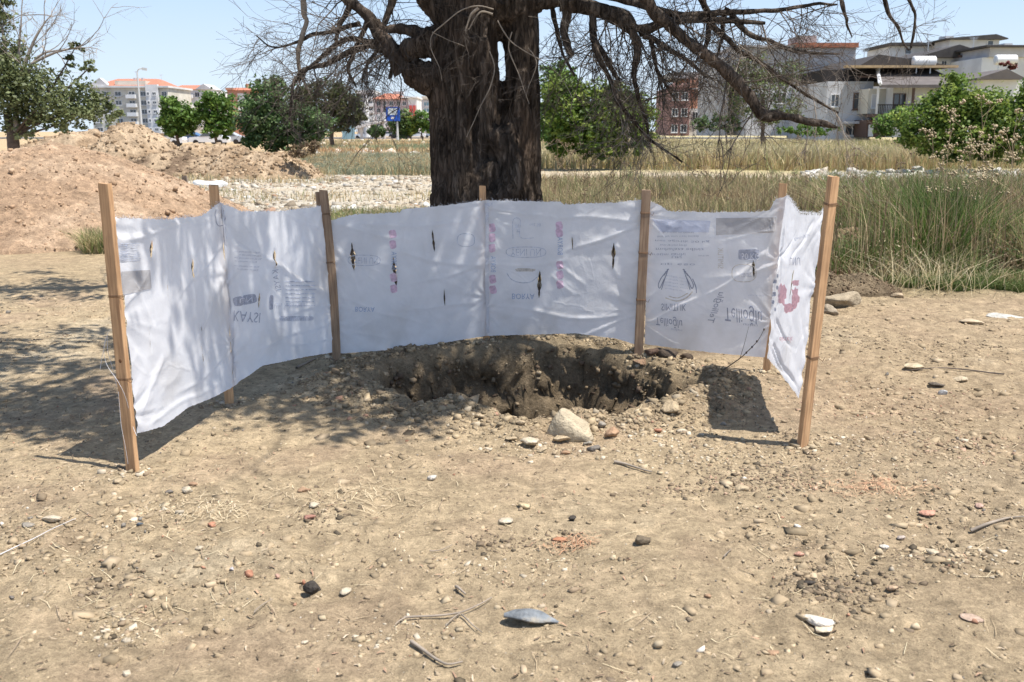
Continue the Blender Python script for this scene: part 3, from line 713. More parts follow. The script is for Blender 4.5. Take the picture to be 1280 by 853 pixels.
# the middle sacks: pink columns, blue words
def column(sh, x, ys, word, wy, lean, wl=22):
    for i, yy in enumerate(ys): blob(sh, (x+lean*(yy-wy)*.02, yy), 8.5, 10.5, I_pink, sq=.5, rot=.2, wob=.15, name='printed_mark')
    letters(sh, word, (x+1, wy), wl, 6.5, I_blue, rot=R(90), flipv=True, fliph=False)
column(Cc, 491, (292, 305, 346, 360), 'BORYA', 325, 1)
column(D, 616, (285, 297, 310, 349, 362), 'BORYA', 330, .8, 20)
column(D, 700, (282, 291, 331, 343, 355), 'BORYA', 307, .8)
stroke(D, oval((658, 315), 50, 13), 1.0, I_faint, closed=True); letters(D, 'YENI UN', (658, 315), 38, 9, I_faint)
stroke(Cc, oval((455, 325), 40, 13), .9, I_faint, closed=True); letters(Cc, 'YENI UN', (457, 325), 30, 8, I_faint)
letters(D, 'BORYA', (655, 370), 28, 7, I_blue); letters(Cc, 'BORYA', (456, 386), 24, 6, I_blue)
stroke(D, [(634, 341), (640, 349), (652, 353), (664, 352), (672, 346)], 1.2, I_faint)
blob(D, (657, 337), 26, 4, I_tan, name='brown_stain', wob=.3)
stroke(D, [(642, 298), (642, 275), (651, 275), (651, 296), (668, 297)], .8, I_faint); letters(D, 'net 50', (670, 281), 14, 4, I_faint); letters(D, 'kg', (648, 285), 10, 6, I_faint, rot=R(90))
stroke(Cc, oval((582, 300), 22, 16), .8, I_faint, closed=True)
letters(D, 'UN', (612, 256), 8, 5, I_faint)
# seam in the middle
def strip(sh, pts, w, m, name, off=.004):
    return stroke(sh, pts, w, m, name=name, off=off)
strip(D, [(609, 256), (609.5, 300), (609, 340), (609.5, 380), (610, 417)], 4.5, M_seam, 'sewn_seam')
strip(A, [(277, 262), (281, 310), (286, 380), (290, 440), (292, 480)], 2.5, M_seam, 'sewn_seam')
# flour sack E
lines_ = [('UN FABRIKASI', (843, 285), 20, 3), ('gida sanayi ve ticaret', (846, 290), 44, 3), ('bugday unu ozel amacli', (848, 295), 52, 3), ('net agirlik 50 kg', (853, 301), 68, 3.2), ('serin ve kuru yerde', (842, 306), 34, 3.6), ('muhafaza ediniz', (850, 311.5), 60, 3.6), ('uretim tarihi', (835, 318), 44, 3.2), ('parti no', (880, 319), 13, 2.6), ('UN', (846, 321), 12, 3)]
for t_, c_, w_, h_ in lines_: letters(E, t_, c_, w_, h_, I_grey, rot=rng.uniform(-.02, .02))
letters(E, 'tip 650', (847, 330), 44, 3, I_grey)
def cluster(x, y, s_, f):
    stroke(E, [(x, y), (x-f*6*s_, y+7*s_), (x-f*10*s_, y+16*s_), (x-f*8*s_, y+20*s_), (x-f*4*s_, y+12*s_), (x, y+4*s_)], 1.1, I_dark)
    stroke(E, [(x+f*2, y-2), (x-f*2, y+9*s_), (x-f*6, y+22*s_)], 1.0, I_dark)
    for k in range(4): blob(E, (x+f*(2-k*1.6), y-3+k*2.2), 3.2, 1.6, I_dark, rot=.5*f, n=8)
cluster(833, 340, 1., 1); cluster(857, 340, 1., -1)
stroke(E, [(866, 348), (870, 358), (871, 366)], 1.2, I_dark)
for i, (w_, y_) in enumerate(((22, 346), (28, 350), (30, 354), (30, 358), (26, 362))): letters(E, 'bugday unu', (845, y_), w_, 2.2, I_faint, rot=-.15)
stroke(E, [(832, 372), (846, 376), (858, 372), (866, 364)], 1.6, I_tan); stroke(E, [(836, 370), (848, 372), (860, 366)], 1.2, I_tan)
letters(E, 'SIMITLIK', (842.5, 383.5), 31, 9, I_dark, rot=.0)
letters(E, 'Tellioğlu', (837, 402), 33, 14, I_dark, shear=.3, rot=-.12)
letters(E, 'unlari', (846, 412), 14, 3, I_grey, rot=-.1)
letters(E, 'Tellioğlu', (895, 383), 40, 11, I_dark, rot=R(68), shear=.3)
letters(E, 'SIMITLIK', (901, 322), 26, 7, I_tan, rot=R(90))
letters(E, 'Tellioğlu', (930, 393), 46, 24, I_dark, shear=.3, rot=-.12)
letters(E, 'unlari', (938, 406), 18, 3.5, I_grey, rot=-.1)
blob(E, (936, 318), 26, 13, I_grey, sq=.25, name='printed_block')
letters(E, '50 KG', (938, 320), 22, 8, M_sack).location = (E.n*.0012).tolist()
stroke(E, oval((930, 341), 30, 22), 1, I_tan, closed=True); letters(E, 'SIMIT', (933, 343), 13, 5.5, I_grey)
letters(E, 'tip 650', (945, 369), 20, 2.6, I_faint)
def quad_patch(sh, px, m, name, off=.0030):
    px = np.array(px, float); ctr = px.mean(0); n = 30; q = []
    for i in range(n+1):
        for j in range(13):
            u, v = i/n, j/12
            p = (px[0]*(1-u)+px[1]*u)*(1-v)+(px[3]*(1-u)+px[2]*u)*v; q.append(p-ctr)
    q = np.array(q); q[:, 1] *= -1
    f = [(i*13+j, i*13+j+1, (i+1)*13+j+1, (i+1)*13+j) for i in range(n) for j in range(12)]
    return on_sheet(sh, name, q, f, tuple(ctr), m, off=off)
quad_patch(E, [(895, 272), (970, 272), (968, 290), (895, 294)], M_sheer, 'thin_grey_patch')
quad_patch(E, [(815, 274), (888, 276), (886, 290), (826, 290)], fabric('pale_blue_sack', (.68, .71, .82), .35), 'pale_blue_panel', off=.0022)
quad_patch(A, [(151, 340), (184, 337), (187, 361), (153, 368)], M_sheer, 'thin_grey_patch')
# right end sack
blob(Fs, (981, 368), 11, 24, I_red, sq=.9, wob=.5, name='red_print'); blob(Fs, (997, 372), 9, 26, I_red, sq=.9, wob=.5, name='red_print'); blob(Fs, (988, 386), 12, 11, I_red, wob=.5, name='red_print'); blob(Fs, (998, 354), 8, 7, I_red, wob=.5, name='red_print')
letters(Fs, 'UNU', (998, 327), 13, 10, I_grey); letters(Fs, 'Tellioğlu', (1006, 297), 18, 5, I_faint, shear=.3, rot=.3)
letters(Fs, 'ekmek', (986, 425), 18, 7, I_red)
for q in ((974, 345), (972, 352), (974, 360), (971, 368), (969, 378), (972, 387)): blob(Fs, q, 3, 5, I_grey, wob=.4, n=10)
# ---------------------------------------------------------------- the old tree
TY = 9.7
def bark_mat(name, col, light):
    m, nt, b = newmat(name); N = nt.nodes; L = nt.links
    tc = N.new('ShaderNodeTexCoord'); mp = N.new('ShaderNodeMapping'); mp.inputs['Scale'].default_value = (1, 1, .22); L.new(tc.outputs['Object'], mp.inputs[0])
    n = N.new('ShaderNodeTexNoise'); n.inputs['Scale'].default_value = 16; n.inputs['Detail'].default_value = 9; n.inputs['Roughness'].default_value = .65; n.inputs['Distortion'].default_value = .8
    L.new(mp.outputs[0], n.inputs['Vector'])
    cr = N.new('ShaderNodeValToRGB'); e = cr.color_ramp.elements; e[0].position = .32; e[1].position = .7
    e[0].color = (col[0]*.35, col[1]*.33, col[2]*.32, 1); e[1].color = (*light, 1); q = cr.color_ramp.elements.new(.5); q.color = (*col, 1)
    L.new(n.outputs['Fac'], cr.inputs[0])
    n2 = N.new('ShaderNodeTexNoise'); n2.inputs['Scale'].default_value = 1.6; n2.inputs['Detail'].default_value = 4; L.new(tc.outputs['Object'], n2.inputs['Vector'])
    r = N.new('ShaderNodeMapRange'); r.inputs[1].default_value = .5; r.inputs[2].default_value = .66; r.inputs[4].default_value = .75; L.new(n2.outputs['Fac'], r.inputs[0])
    mx = N.new('ShaderNodeMix'); mx.data_type = 'RGBA'; L.new(r.outputs[0], mx.inputs[0]); L.new(cr.outputs[0], mx.inputs[6]); mx.inputs[7].default_value = (col[0]*1.9, col[1]*1.8, col[2]*1.75, 1)
    L.new(mx.outputs[2], b.inputs['Base Color']); b.inputs['Roughness'].default_value = .9; b.inputs['Specular IOR Level'].default_value = .15
    bu = N.new('ShaderNodeBump'); bu.inputs['Strength'].default_value = .9; bu.inputs['Distance'].default_value = .03; L.new(n.outputs['Fac'], bu.inputs['Height'])
    vo = N.new('ShaderNodeTexVoronoi'); vo.feature = 'DISTANCE_TO_EDGE'; vo.inputs['Scale'].default_value = 17; mv = N.new('ShaderNodeMix'); mv.data_type = 'RGBA'; mv.blend_type = 'LINEAR_LIGHT'; mv.inputs[0].default_value = .10; L.new(mp.outputs[0], mv.inputs[6]); L.new(n.outputs['Color'], mv.inputs[7]); L.new(mv.outputs[2], vo.inputs['Vector'])
    rv = N.new('ShaderNodeMapRange'); rv.inputs[1].default_value = 0; rv.inputs[2].default_value = .16; L.new(vo.outputs['Distance'], rv.inputs[0])
    b2 = N.new('ShaderNodeBump'); b2.inputs['Strength'].default_value = .8; b2.inputs['Distance'].default_value = .03; L.new(rv.outputs[0], b2.inputs['Height']); L.new(bu.outputs[0], b2.inputs['Normal']); L.new(b2.outputs[0], b.inputs['Normal'])
    return m
M_bark = bark_mat('old_bark', (.080, .060, .046), (.19, .15, .12))
M_limb = bark_mat('limb_bark', (.085, .067, .054), (.20, .165, .135))
M_twig = mat('dead_twig', (.125, .102, .085), .9, .35, 9)
M_twigp = mat('bleached_twig', (.28, .235, .19), .85, .3, 12)
def leaf_mat(name, tr=.35, rgh=.55):
    return mat(name, (0, 0, 0), rgh, .28, 1.3, attr=True, trans=tr, spec=.35)
M_leaf = leaf_mat('leaves')
O_T = P(607, 250, TY); O_T[2] = Z(O_T[0], TY)-.05
tree = empty('old_tree', O_T, 'huge dead-limbed old tree with furrowed dark trunk behind the sack screen', 'tree')
def wpts(px, Y):
    """photo pixels (x, y[, depth offset]) -> world points"""
    return np.array([P(q[0], q[1], Y+(q[2] if len(q) > 2 else 0)) for q in px])
pxm = F/(TY*cp)
def trunk():
    V, Fc = [], []; n = 0
    def t(px, rpx, ell=1.0, sides=20, dy=0):
        nonlocal n
        p = wpts(px, TY+dy); r = np.array(rpx)/pxm; p = smooth_pts(p, 26); r = np.interp(np.linspace(0, 1, 26), np.linspace(0, 1, len(rpx)), r)
        v, f = tube_arr(p, r, sides); c = len(v)
        # caps
        v = np.concatenate([v, [p[0]], [p[-1]]]); m_ = len(v)
        ff = [tuple(q) for q in f]+[(j, (j+1) % sides, c)[::-1] for j in range(sides)]+[(c-sides+j, c-sides+(j+1) % sides, c+1) for j in range(sides)]
        V.append(v); Fc.extend([tuple(int(i)+n for i in q) for q in ff]); n += m_
    t([(590, 330), (586, 250), (585, 180), (582, 120), (583, 60), (588, 10), (592, -60), (590, -140)], [60, 42, 40, 38, 36, 40, 34, 26])
    t([(560, 330), (566, 250), (570, 200), (572, 140)], [34, 22, 14, 8], dy=-.15)
    t([(640, 330), (648, 250), (653, 200), (651, 150), (652, 115), (652, 70), (650, 30), (642, -40)], [44, 25, 23, 23, 22.8, 22.3, 23, 26], dy=.03)
    t([(612, 330), (610, 250), (614, 215), (616, 190), (608, 168)], [46, 34, 28, 20, 14], dy=-.16)   # burl at the foot of the cleft
    t([(640, 270), (628, 240), (632, 210), (640, 180), (634, 155)], [22, 17, 13, 11, 6], dy=-.27)
    t([(588, 150), (592, 90), (600, 40), (612, 0)], [14, 20, 18, 26], dy=-.16)
    t([(562, 200), (560, 120), (566, 60)], [10, 14, 16], dy=-.1)
    t([(618, 262), (634, 238), (640, 205), (628, 176), (612, 166)], [24, 20, 17, 15, 9], dy=-.34)
    t([(600, 330), (590, 262), (604, 226), (616, 205)], [30, 18, 12, 8], dy=-.36)
    t([(611, 145), (613, 110), (612, 80), (609, 45)], [13, 11.5, 10.5, 13], dy=-.02)
    t([(628, 200), (629, 160), (628, 136)], [16, 13, 7], dy=-.02)
    t([(626, -20), (628, 30), (627, 52)], [24, 16, 6], dy=.0)
    t([(574, 330), (573, 220), (582, 110), (572, 20)], [20, 11, 10, 9], dy=-.33)
    t([(602, 330), (597, 220), (606, 140), (598, 50)], [22, 11, 9, 9], dy=-.30)
    t([(648, 330), (655, 240), (648, 170), (655, 90)], [20, 10, 8, 6], dy=-.16)
    t([(668, 330), (668, 260), (664, 215)], [22, 12, 6], dy=-.05)
    t([(548, 330), (552, 265), (556, 215)], [24, 12, 6], dy=-.05)
    t([(620, 260), (600, 240), (588, 222)], [10, 8, 5], dy=-.38)
    t([(606, 160), (622, 166), (636, 180), (640, 200)], [7, 9, 9, 6], dy=-.26)
    t([(650, 0), (625, 5), (600, 20)], [22, 30, 26], dy=-.05)
    t([(585, 118), (560, 102), (545, 100), (526, 97), (512, 84)], [20, 18, 14, 13, 12], dy=-.05)
    t([(585, 45), (560, 48), (540, 50), (520, 58), (506, 66)], [22, 15, 12, 11, 10], dy=-.05)
    t([(590, 15), (560, 22), (545, 8), (520, -20)], [24, 14, 12, 12], dy=-.1)
    t([(640, 8), (670, 3), (700, 3), (725, 6)], [20, 13, 10, 9.5], dy=-.05)
    me = bpy.data.meshes.new('trunk'); vv = np.concatenate(V); me.from_pydata([tuple(a) for a in vv.tolist()], [], Fc); me.update()
    o = bpy.data.objects.new('trunk', me); C.objects.link(o)
    md = o.modifiers.new('r', 'REMESH'); md.mode = 'VOXEL'; md.voxel_size = .022
    ms = o.modifiers.new('s', 'SMOOTH'); ms.iterations = 5; ms.factor = .6
    bpy.context.view_layer.update(); dg = bpy.context.evaluated_depsgraph_get(); m2 = bpy.data.meshes.new_from_object(o.evaluated_get(dg))
    bpy.data.objects.remove(o); bpy.data.meshes.remove(me)
    nv = len(m2.vertices); co = np.zeros(nv*3, np.float32); m2.vertices.foreach_get('co', co); co = co.reshape(-1, 3).astype(float)
    nr = np.zeros(nv*3, np.float32); m2.vertices.foreach_get('normal', nr); nr = nr.reshape(-1, 3)
    x, y_, z = co.T
    tw = .25*z
    f1 = fbm(x*7+tw, y_*7, z*1.1, o=3, seed=61); f2 = fbm(x*22+tw*2, y_*22, z*3.2, o=3, seed=62); f3 = vn(x*2.5, y_*2.5, z*1.3, seed=63)-.5
    dsp = .08*f1+.034*(-np.abs(f2)*1.8+.3)+.07*f3+.006*fbm(x*60, y_*60, z*14, o=2, seed=64)
    co = co+nr*dsp[:, None]-O_T
    m2.vertices.foreach_set('co', co.astype(np.float32).ravel()); m2.polygons.foreach_set('use_smooth', np.ones(len(m2.polygons), bool)); m2.update()
    m2.materials.clear(); m2.materials.append(M_bark); m2.name = 'trunk'
    o = bpy.data.objects.new('trunk', m2); C.objects.link(o); o.parent = tree
trunk()
def wig(p, n, amp, seed):
    p = smooth_pts(p, n); L_ = np.linalg.norm(np.diff(p, axis=0), axis=1).sum(); s_ = np.linspace(0, L_, n)
    w = np.stack([fbm(s_*3.5, s_*0+k*5, o=3, seed=seed+k) for k in range(3)], -1); e = np.minimum(1, np.linspace(0, 1, n)*6)[:, None]
    return p+w*amp*e
def twig(p, d, L_, r, lev, out, droop=.25, curl=.35, forks=3):
    n = max(4, int(L_/.09)); pts = [p.copy()]; d = d/np.linalg.norm(d); seg = L_/n
    for i in range(n):
        d = d+rng.normal(0, curl*.55, 3)*math.sqrt(seg/.09)*.8+np.array([0, 0, -droop*seg*1.6]); d /= np.linalg.norm(d); pts.append(pts[-1]+d*seg)
    pts = np.array(pts); out.append((pts, np.linspace(r, max(r*.3, .0016), n+1), 5 if r > .009 else 4 if r > .004 else 3))
    if lev > 0:
        for _ in range(rng.poisson(forks)+1):
            k = rng.integers(max(1, n//5), n+1); a = pts[min(k, n)]; b = pts[min(k, n)]-pts[min(k, n)-1]; b /= np.linalg.norm(b)+1e-9
            s_ = b+rng.normal(0, .62, 3); twig(a, s_, L_*rng.uniform(.35, .7), r*rng.uniform(.42, .65), lev-1, out, droop, curl, forks)
def limb(px, rpx, Y=TY, n=36, amp=.03, seed=1, tw=0, tl=(.4, 1.0), tdir=(0, -.2, -.6), spread=.7, lev=2, droop=.3, t0=.15, tr=.012, m=None, world=None, name='limb', curl=.35, forks=3, leafy=None, tm=None):
    p = np.array(world, float) if world is not None else wpts(px, Y)
    p = wig(p, n, amp, seed*7); r = np.interp(np.linspace(0, 1, n), np.linspace(0, 1, len(rpx)), np.array(rpx, float)/(pxm if world is None else 1))
    r = r*(1+.25*fbm(np.linspace(0, 9, n), np.zeros(n), o=2, seed=seed))
    sd = 12 if r.max() > .03 else 8
    v, f = tube_arr(p, r, sd)
    nrm = v-np.repeat(p, sd, 0); nrm /= np.linalg.norm(nrm, axis=1)[:, None]+1e-9
    v = v+nrm*(np.repeat(r, sd)*.35*fbm(v[:, 0]*14, v[:, 1]*14, v[:, 2]*14, o=2, seed=seed+3))[:, None]
    o = mk(name, v-O_T, f, m or M_limb, tree, True)
    out = []
    for i in range(int(tw*.95)):
        k = int((t0+(1-t0)*rng.random())*(n-1)); d = np.array(tdir)+rng.normal(0, spread, 3)
        twig(p[k], d, rng.uniform(*tl), min(tr*.8, r[k]*.8)*rng.uniform(.45, 1), lev, out, droop, curl, forks)
    if out:
        out = [(a-O_T, b, c) for a, b, c in out]
        t = tubes('twigs', out, tm or M_twig, o); t['kind'] = 'stuff'
    return p, out
# left side
limb([(524, 97), (512, 86), (500, 72), (486, 57), (474, 42), (461, 22), (445, 8), (429, -4), (400, -30)], [12, 10.5, 10, 10, 9, 7.5, 6.5, 5.5, 4], seed=1, tw=16, tdir=(-.6, 0, -.3), tl=(.4, .9))
limb([(518, 60), (500, 66), (488, 66), (474, 58), (462, 55)], [10, 9, 8, 6, 5], seed=2, tw=10, tdir=(-.9, 0, -.6), tl=(.5, 1.1))
limb([(524, 45), (510, 39), (495, 36), (480, 36), (470, 30)], [9, 7, 6, 6, 7], seed=3, tw=4)
limb([(500, 92), (494, 76), (490, 62)], [8, 7, 6], seed=4)
limb([(492, 80), (488, 92), (486, 101)], [4, 3, 1.2], seed=5, n=12)
limb([(470, 52), (450, 60), (430, 72), (410, 82), (392, 84), (378, 90), (368, 104), (363, 118)], [4, 4, 3.6, 3.4, 3, 2.5, 2, 1.2], seed=6, tw=26, tl=(.25, .6), tdir=(-.3, 0, -.7), tr=.008)
limb([(466, 55), (440, 48), (420, 58), (400, 72), (385, 85), (374, 100)], [4, 3.4, 3, 2.6, 2, 1.4], seed=7, tw=20, tl=(.25, .65), tdir=(-.4, 0, -.8), tr=.008)
limb([(450, 30), (425, 35), (400, 42), (380, 50), (345, 60), (318, 45)], [3.5, 3, 2.4, 2, 1.2, .6], seed=8, tw=14, tl=(.25, .6), tdir=(-.7, 0, -.1), tr=.006)
limb([(378, -30), (380, 12), (384, 25), (377, 45), (372, 62), (374, 92), (382, 108), (390, 121)], [3.6, 3.4, 2.6, 3.4, 2.8, 2.4, 1.6, .8], seed=9, tw=16, tl=(.2, .6), tdir=(-.7, 0, -.1), tr=.005, m=M_twigp)
limb([(374, 92), (366, 110), (364, 130), (364, 150), (370, 165)], [2.4, 2, 1.8, 1.5, 1], seed=10, tw=9, tl=(.15, .4), tr=.005)
limb([(461, 22), (452, 45), (440, 70), (436, 90), (446, 110)], [4, 3.4, 2.6, 2, 1], seed=11, tw=14, tl=(.25, .6), tr=.007)
limb([(478, 40), (470, 62), (458, 84), (452, 104)], [3.4, 3, 2.2, 1], seed=12, tw=14, tl=(.25, .6), tr=.007)
limb([(440, 0), (430, 20), (420, 40), (418, 62)], [4, 3.4, 2.6, 1.4], seed=13, tw=14, tl=(.3, .7), tr=.007)
limb([(497, -30), (490, 5), (482, 25), (470, 45)], [6, 5, 4, 2], seed=14, tw=14, tl=(.3, .7), tr=.007)
# right side
limb([(700, 3), (722, 6), (738, 9), (758, 16), (777, 23), (790, 34), (798, 39)], [10, 9.5, 9.5, 10.5, 11, 9, 7], seed=21, tw=26, tl=(.5, 1.1), tdir=(.1, 0, -.9), spread=.5)
limb([(798, 39), (808, 36), (820, 30), (836, 27), (862, 24), (894, 26), (925, 27), (957, 29)], [7, 6.5, 5.5, 5, 4.5, 4, 3, 2], seed=22, tw=24, tl=(.4, .9), tdir=(.3, 0, -.7), spread=.5)
limb([(770, -60), (795, -25), (808, 0), (820, 16), (836, 30), (856, 46), (879, 66), (898, 82), (914, 94), (928, 112), (941, 129), (951, 142), (961, 147)], [9, 8, 7.5, 7, 7, 6.6, 6.4, 6.8, 7, 6.6, 6.6, 7.5, 6.5], Y=TY-.6, n=56, seed=23, tw=18, tl=(.3, .9), tdir=(.2, 0, -.5), t0=.3)
limb([(959, 146), (975, 145), (996, 146), (1012, 151), (1030, 156), (1046, 160)], [6.5, 5.5, 5, 4.6, 4.2, 1.3], Y=TY-.6, seed=24, tw=5, tl=(.15, .4), tdir=(.4, 0, .2), tr=.006)
limb([(745, -10), (790, 2), (850, 18), (905, 16), (960, 12), (1010, 8), (1046, 4)], [6, 5, 4.5, 3.8, 3, 2.2, 1], seed=25, tw=26, tl=(.35, .9), tdir=(.2, 0, -.6), spread=.5, tr=.009)
limb([(706, 4), (708, 20), (704, 40), (712, 62), (718, 68)], [7, 6, 5, 4.5, 3], seed=26, tw=10, tl=(.3, .7), tr=.008)
limb([(740, 8), (742, 30), (744, 50), (754, 66), (764, 88), (774, 104)], [5, 5, 4, 3.6, 3, 2], seed=27, tw=16, tl=(.3, .8), tr=.008)
limb([(742, 55), (752, 80), (762, 100), (772, 125), (782, 140), (798, 158), (812, 175), (830, 188), (852, 204)], [3.6, 3.4, 3, 2.8, 2.5, 2.3, 2, 1.7, 1], Y=TY-.4, n=44, seed=28, tw=34, tl=(.25, .65), tdir=(.35, 0, -.6), tr=.006, tm=M_twigp)
limb([(790, 36), (795, 60), (792, 90), (796, 120), (806, 150), (812, 190)], [4.5, 4, 3, 2.6, 2.2, 1.2], seed=29, tw=26, tl=(.25, .65), tdir=(.1, 0, -.8), tr=.006, Y=TY-.3)
limb([(804, 44), (822, 52), (842, 64), (862, 78), (882, 96)], [4, 3.4, 3, 2.6, 1.6], seed=30, tw=12, tl=(.3, .7), tdir=(.3, 0, -.5))
limb([(806, 32), (816, 60), (822, 90), (834, 112), (846, 128)], [3.6, 3, 2.5, 2, 1], seed=31, tw=14, tl=(.3, .6))
limb([(690, 10), (694, 36), (698, 52), (706, 70), (720, 96)], [3.5, 3, 2.5, 2, 1.2], seed=32, tw=14, tl=(.25, .6), tr=.007)
limb([(880, 20), (900, 44), (925, 62), (948, 78), (975, 96), (1010, 120), (1048, 142)], [4, 3.6, 3, 2.6, 2.2, 1.8, 1.], seed=33, tw=34, tl=(.35, .85), tdir=(.3, 0, -.4), spread=.6, tr=.007, tm=M_twigp)
limb([(915, 18), (932, 40), (955, 50), (985, 60), (1015, 66), (1048, 70)], [4, 3.4, 3, 2.5, 2, .9], seed=34, tw=26, tl=(.3, .8), tdir=(.3, 0, -.5), tr=.007)
limb([(910, 10), (905, 30), (903, 50), (897, 72)], [3.4, 2.8, 2.3, 1.2], seed=35, tw=14, tl=(.3, .6), tr=.006)
limb([(860, -40), (878, 0), (888, 24), (884, 52), (870, 80)], [5, 4, 3.4, 2.8, 1.4], seed=36, tw=16, tl=(.3, .8), tr=.008)
limb([(1096, -30), (1110, 14), (1122, 32), (1128, 50), (1135, 62)], [3, 2.4, 2, 1.4, .7], seed=37, tw=10, tl=(.2, .55), tdir=(.1, 0, -.4), tr=.005)
limb([(1128, -20), (1140, 8), (1143, 22), (1140, 48), (1136, 62)], [2.6, 2, 1.8, 1.6, .8], seed=38, tw=10, tl=(.2, .5), tdir=(.1, 0, -.3), tr=.005)
limb([(1048, -20), (1056, 18), (1058, 30), (1065, 48)], [2.6, 2.2, 1.6, .7], seed=39, tw=5, tl=(.2, .4), tr=.005)
# bleached shoots hanging in front of the trunk
for sd, q, r in ((41, [(617, 12), (596, 8), (575, 14), (556, 30), (541, 44), (539, 62), (548, 84), (553, 101)], 1.3), (42, [(612, 64), (618, 84), (612, 110), (602, 130), (592, 152), (583, 172)], 1.3),
                 (43, [(640, 40), (636, 60), (648, 90), (655, 110), (662, 130)], 1.3), (44, [(622, 26), (636, 50), (652, 62), (678, 76), (700, 96), (716, 125)], 1.2), (45, [(540, 40), (560, 50), (580, 58)], .9),
                 (46, [(598, 10), (589, 20), (582, 40)], 3.2), (47, [(616, 18), (600, 16), (586, 38)], 2.2), (48, [(660, 60), (670, 80), (660, 110), (658, 122)], .9)):
    limb(q, [r*.62, r*.5, r*.25], Y=TY-.75, n=30, amp=.012, seed=sd, m=M_twigp, tw=3, tl=(.12, .35), tr=.003, name='dry_shoot')
# the crown above the picture: it throws the dappled shade
crown_pts = []
def up(a, bs, r0, sd, tw=26):
    p, out = limb(None, [r0, r0*.7, r0*.45, r0*.2], world=[a]+bs, n=30, amp=.12, seed=sd, tw=tw, tl=(.6, 1.3), tdir=(0, -.1, .1), spread=.8, lev=2, droop=.12, t0=.35, tr=.016)
    crown_pts.append(p[12:])
base_up = np.array([O_T[0]-.1, TY, 3.6])
spec = [([-.5, 8.2, 4.5], [-.7, 6.2, 5.0], [-1.2, 4.7, 5.0]), ([-.1, 8.0, 4.7], [.0, 6.0, 5.2], [-.2, 4.5, 5.1]), ([.2, 8.0, 4.7], [.7, 6.0, 5.2], [.7, 4.6, 5.0]), ([.5, 8.2, 4.7], [1.3, 6.6, 5.2], [1.6, 5.2, 5.2]), ([.8, 8.6, 4.6], [1.9, 7.2, 5.0], [2.5, 6.2, 5.1]),
        ([1.0, 8.9, 4.4], [2.2, 8.0, 4.8], [3.0, 7.2, 4.8]), ([1.2, 9.4, 4.2], [2.2, 9.0, 4.5], [3.3, 8.5, 4.4]), ([.2, 7.8, 5.2], [.9, 6.2, 5.9], [1.5, 4.8, 6.0]), ([-2.2, 9.4, 4.2], [-3.4, 9.0, 4.6], [-4.6, 8.8, 4.5]), ([.2, 9.4, 5.2], [1.0, 9.2, 6.5], [1.6, 9.0, 7.4]), ([.0, 8.6, 5.4], [1.0, 7.6, 6.4], [2.0, 6.9, 6.8])]
for i, sp_ in enumerate(spec): up(base_up+np.array([rng.normal(0, .12), rng.normal(0, .12), 0]), [list(q) for q in sp_], .12, 60+i)
def leaf_quads(c, n_, size, nrm_bias=.5, aspect=.55):
    """c: centres (N,3) -> quads bent along the middle"""
    N_ = len(c); a = rng.normal(0, 1, (N_, 3)); a[:, 2] = np.abs(a[:, 2])+nrm_bias; a /= np.linalg.norm(a, axis=1)[:, None]
    u = np.cross(a, rng.normal(0, 1, (N_, 3))); u /= np.linalg.norm(u, axis=1)[:, None]; w = np.cross(a, u)
    s_ = (size*rng.uniform(.6, 1.35, N_))[:, None]
    v = np.stack([c-u*s_*.5, c-w*s_*.5*aspect+a*s_*.05, c+u*s_*.5, c+w*s_*.5*aspect+a*s_*.05], 1).reshape(-1, 3)
    f = np.arange(N_*4).reshape(-1, 4); return v, f
def crown_leaves():
    cs = []
    for p in crown_pts:
        for k in range(44):
            a = p[rng.integers(len(p))]+rng.normal(0, [.5, .5, .28]); a[2] = max(a[2], 1.95+.145*a[1]+.25)
            sx_, sy_ = a[0]-a[2]*sv[0]/sv[2], a[1]-a[2]*sv[1]/sv[2]
            if sy_ < 4.85 or (sx_ > 1.0 and sy_ < 7.0): continue
            m_ = rng.integers(24, 60); cs.append(a+rng.normal(0, .11, (m_, 3)))
    for sx_, sy_ in ((-2.45, 4.95), (-2.3, 5.15), (-2.7, 5.2), (-2.5, 5.5), (-2.9, 5.45), (-2.2, 5.5), (-3.0, 5.9), (-3.4, 6.6), (-3.9, 7.0), (-4.4, 7.6), (-3.5, 7.6), (-1.15, 5.35), (-.8, 5.2), (-.5, 5.3), (-1.3, 5.8), (-.9, 5.75), (-1.0, 6.3)):
        for q_ in range(3):
            z_ = rng.uniform(4.4, 5.4); a = np.array([sx_+z_*sv[0]/sv[2], sy_+z_*sv[1]/sv[2], z_])+rng.normal(0, .12, 3); cs.append(a+rng.normal(0, .12, (60, 3)))
    c = np.concatenate(cs); v, f = leaf_quads(c, 1, .085, .5, .7)
    g = np.array([.075, .12, .035])*rng.uniform(.6, 1.4, (len(c), 1)); col = np.repeat(g, 4, 0)
    o = mk('foliage', v-O_T, f, M_leaf, tree, False, col); o['kind'] = 'stuff'
crown_leaves()

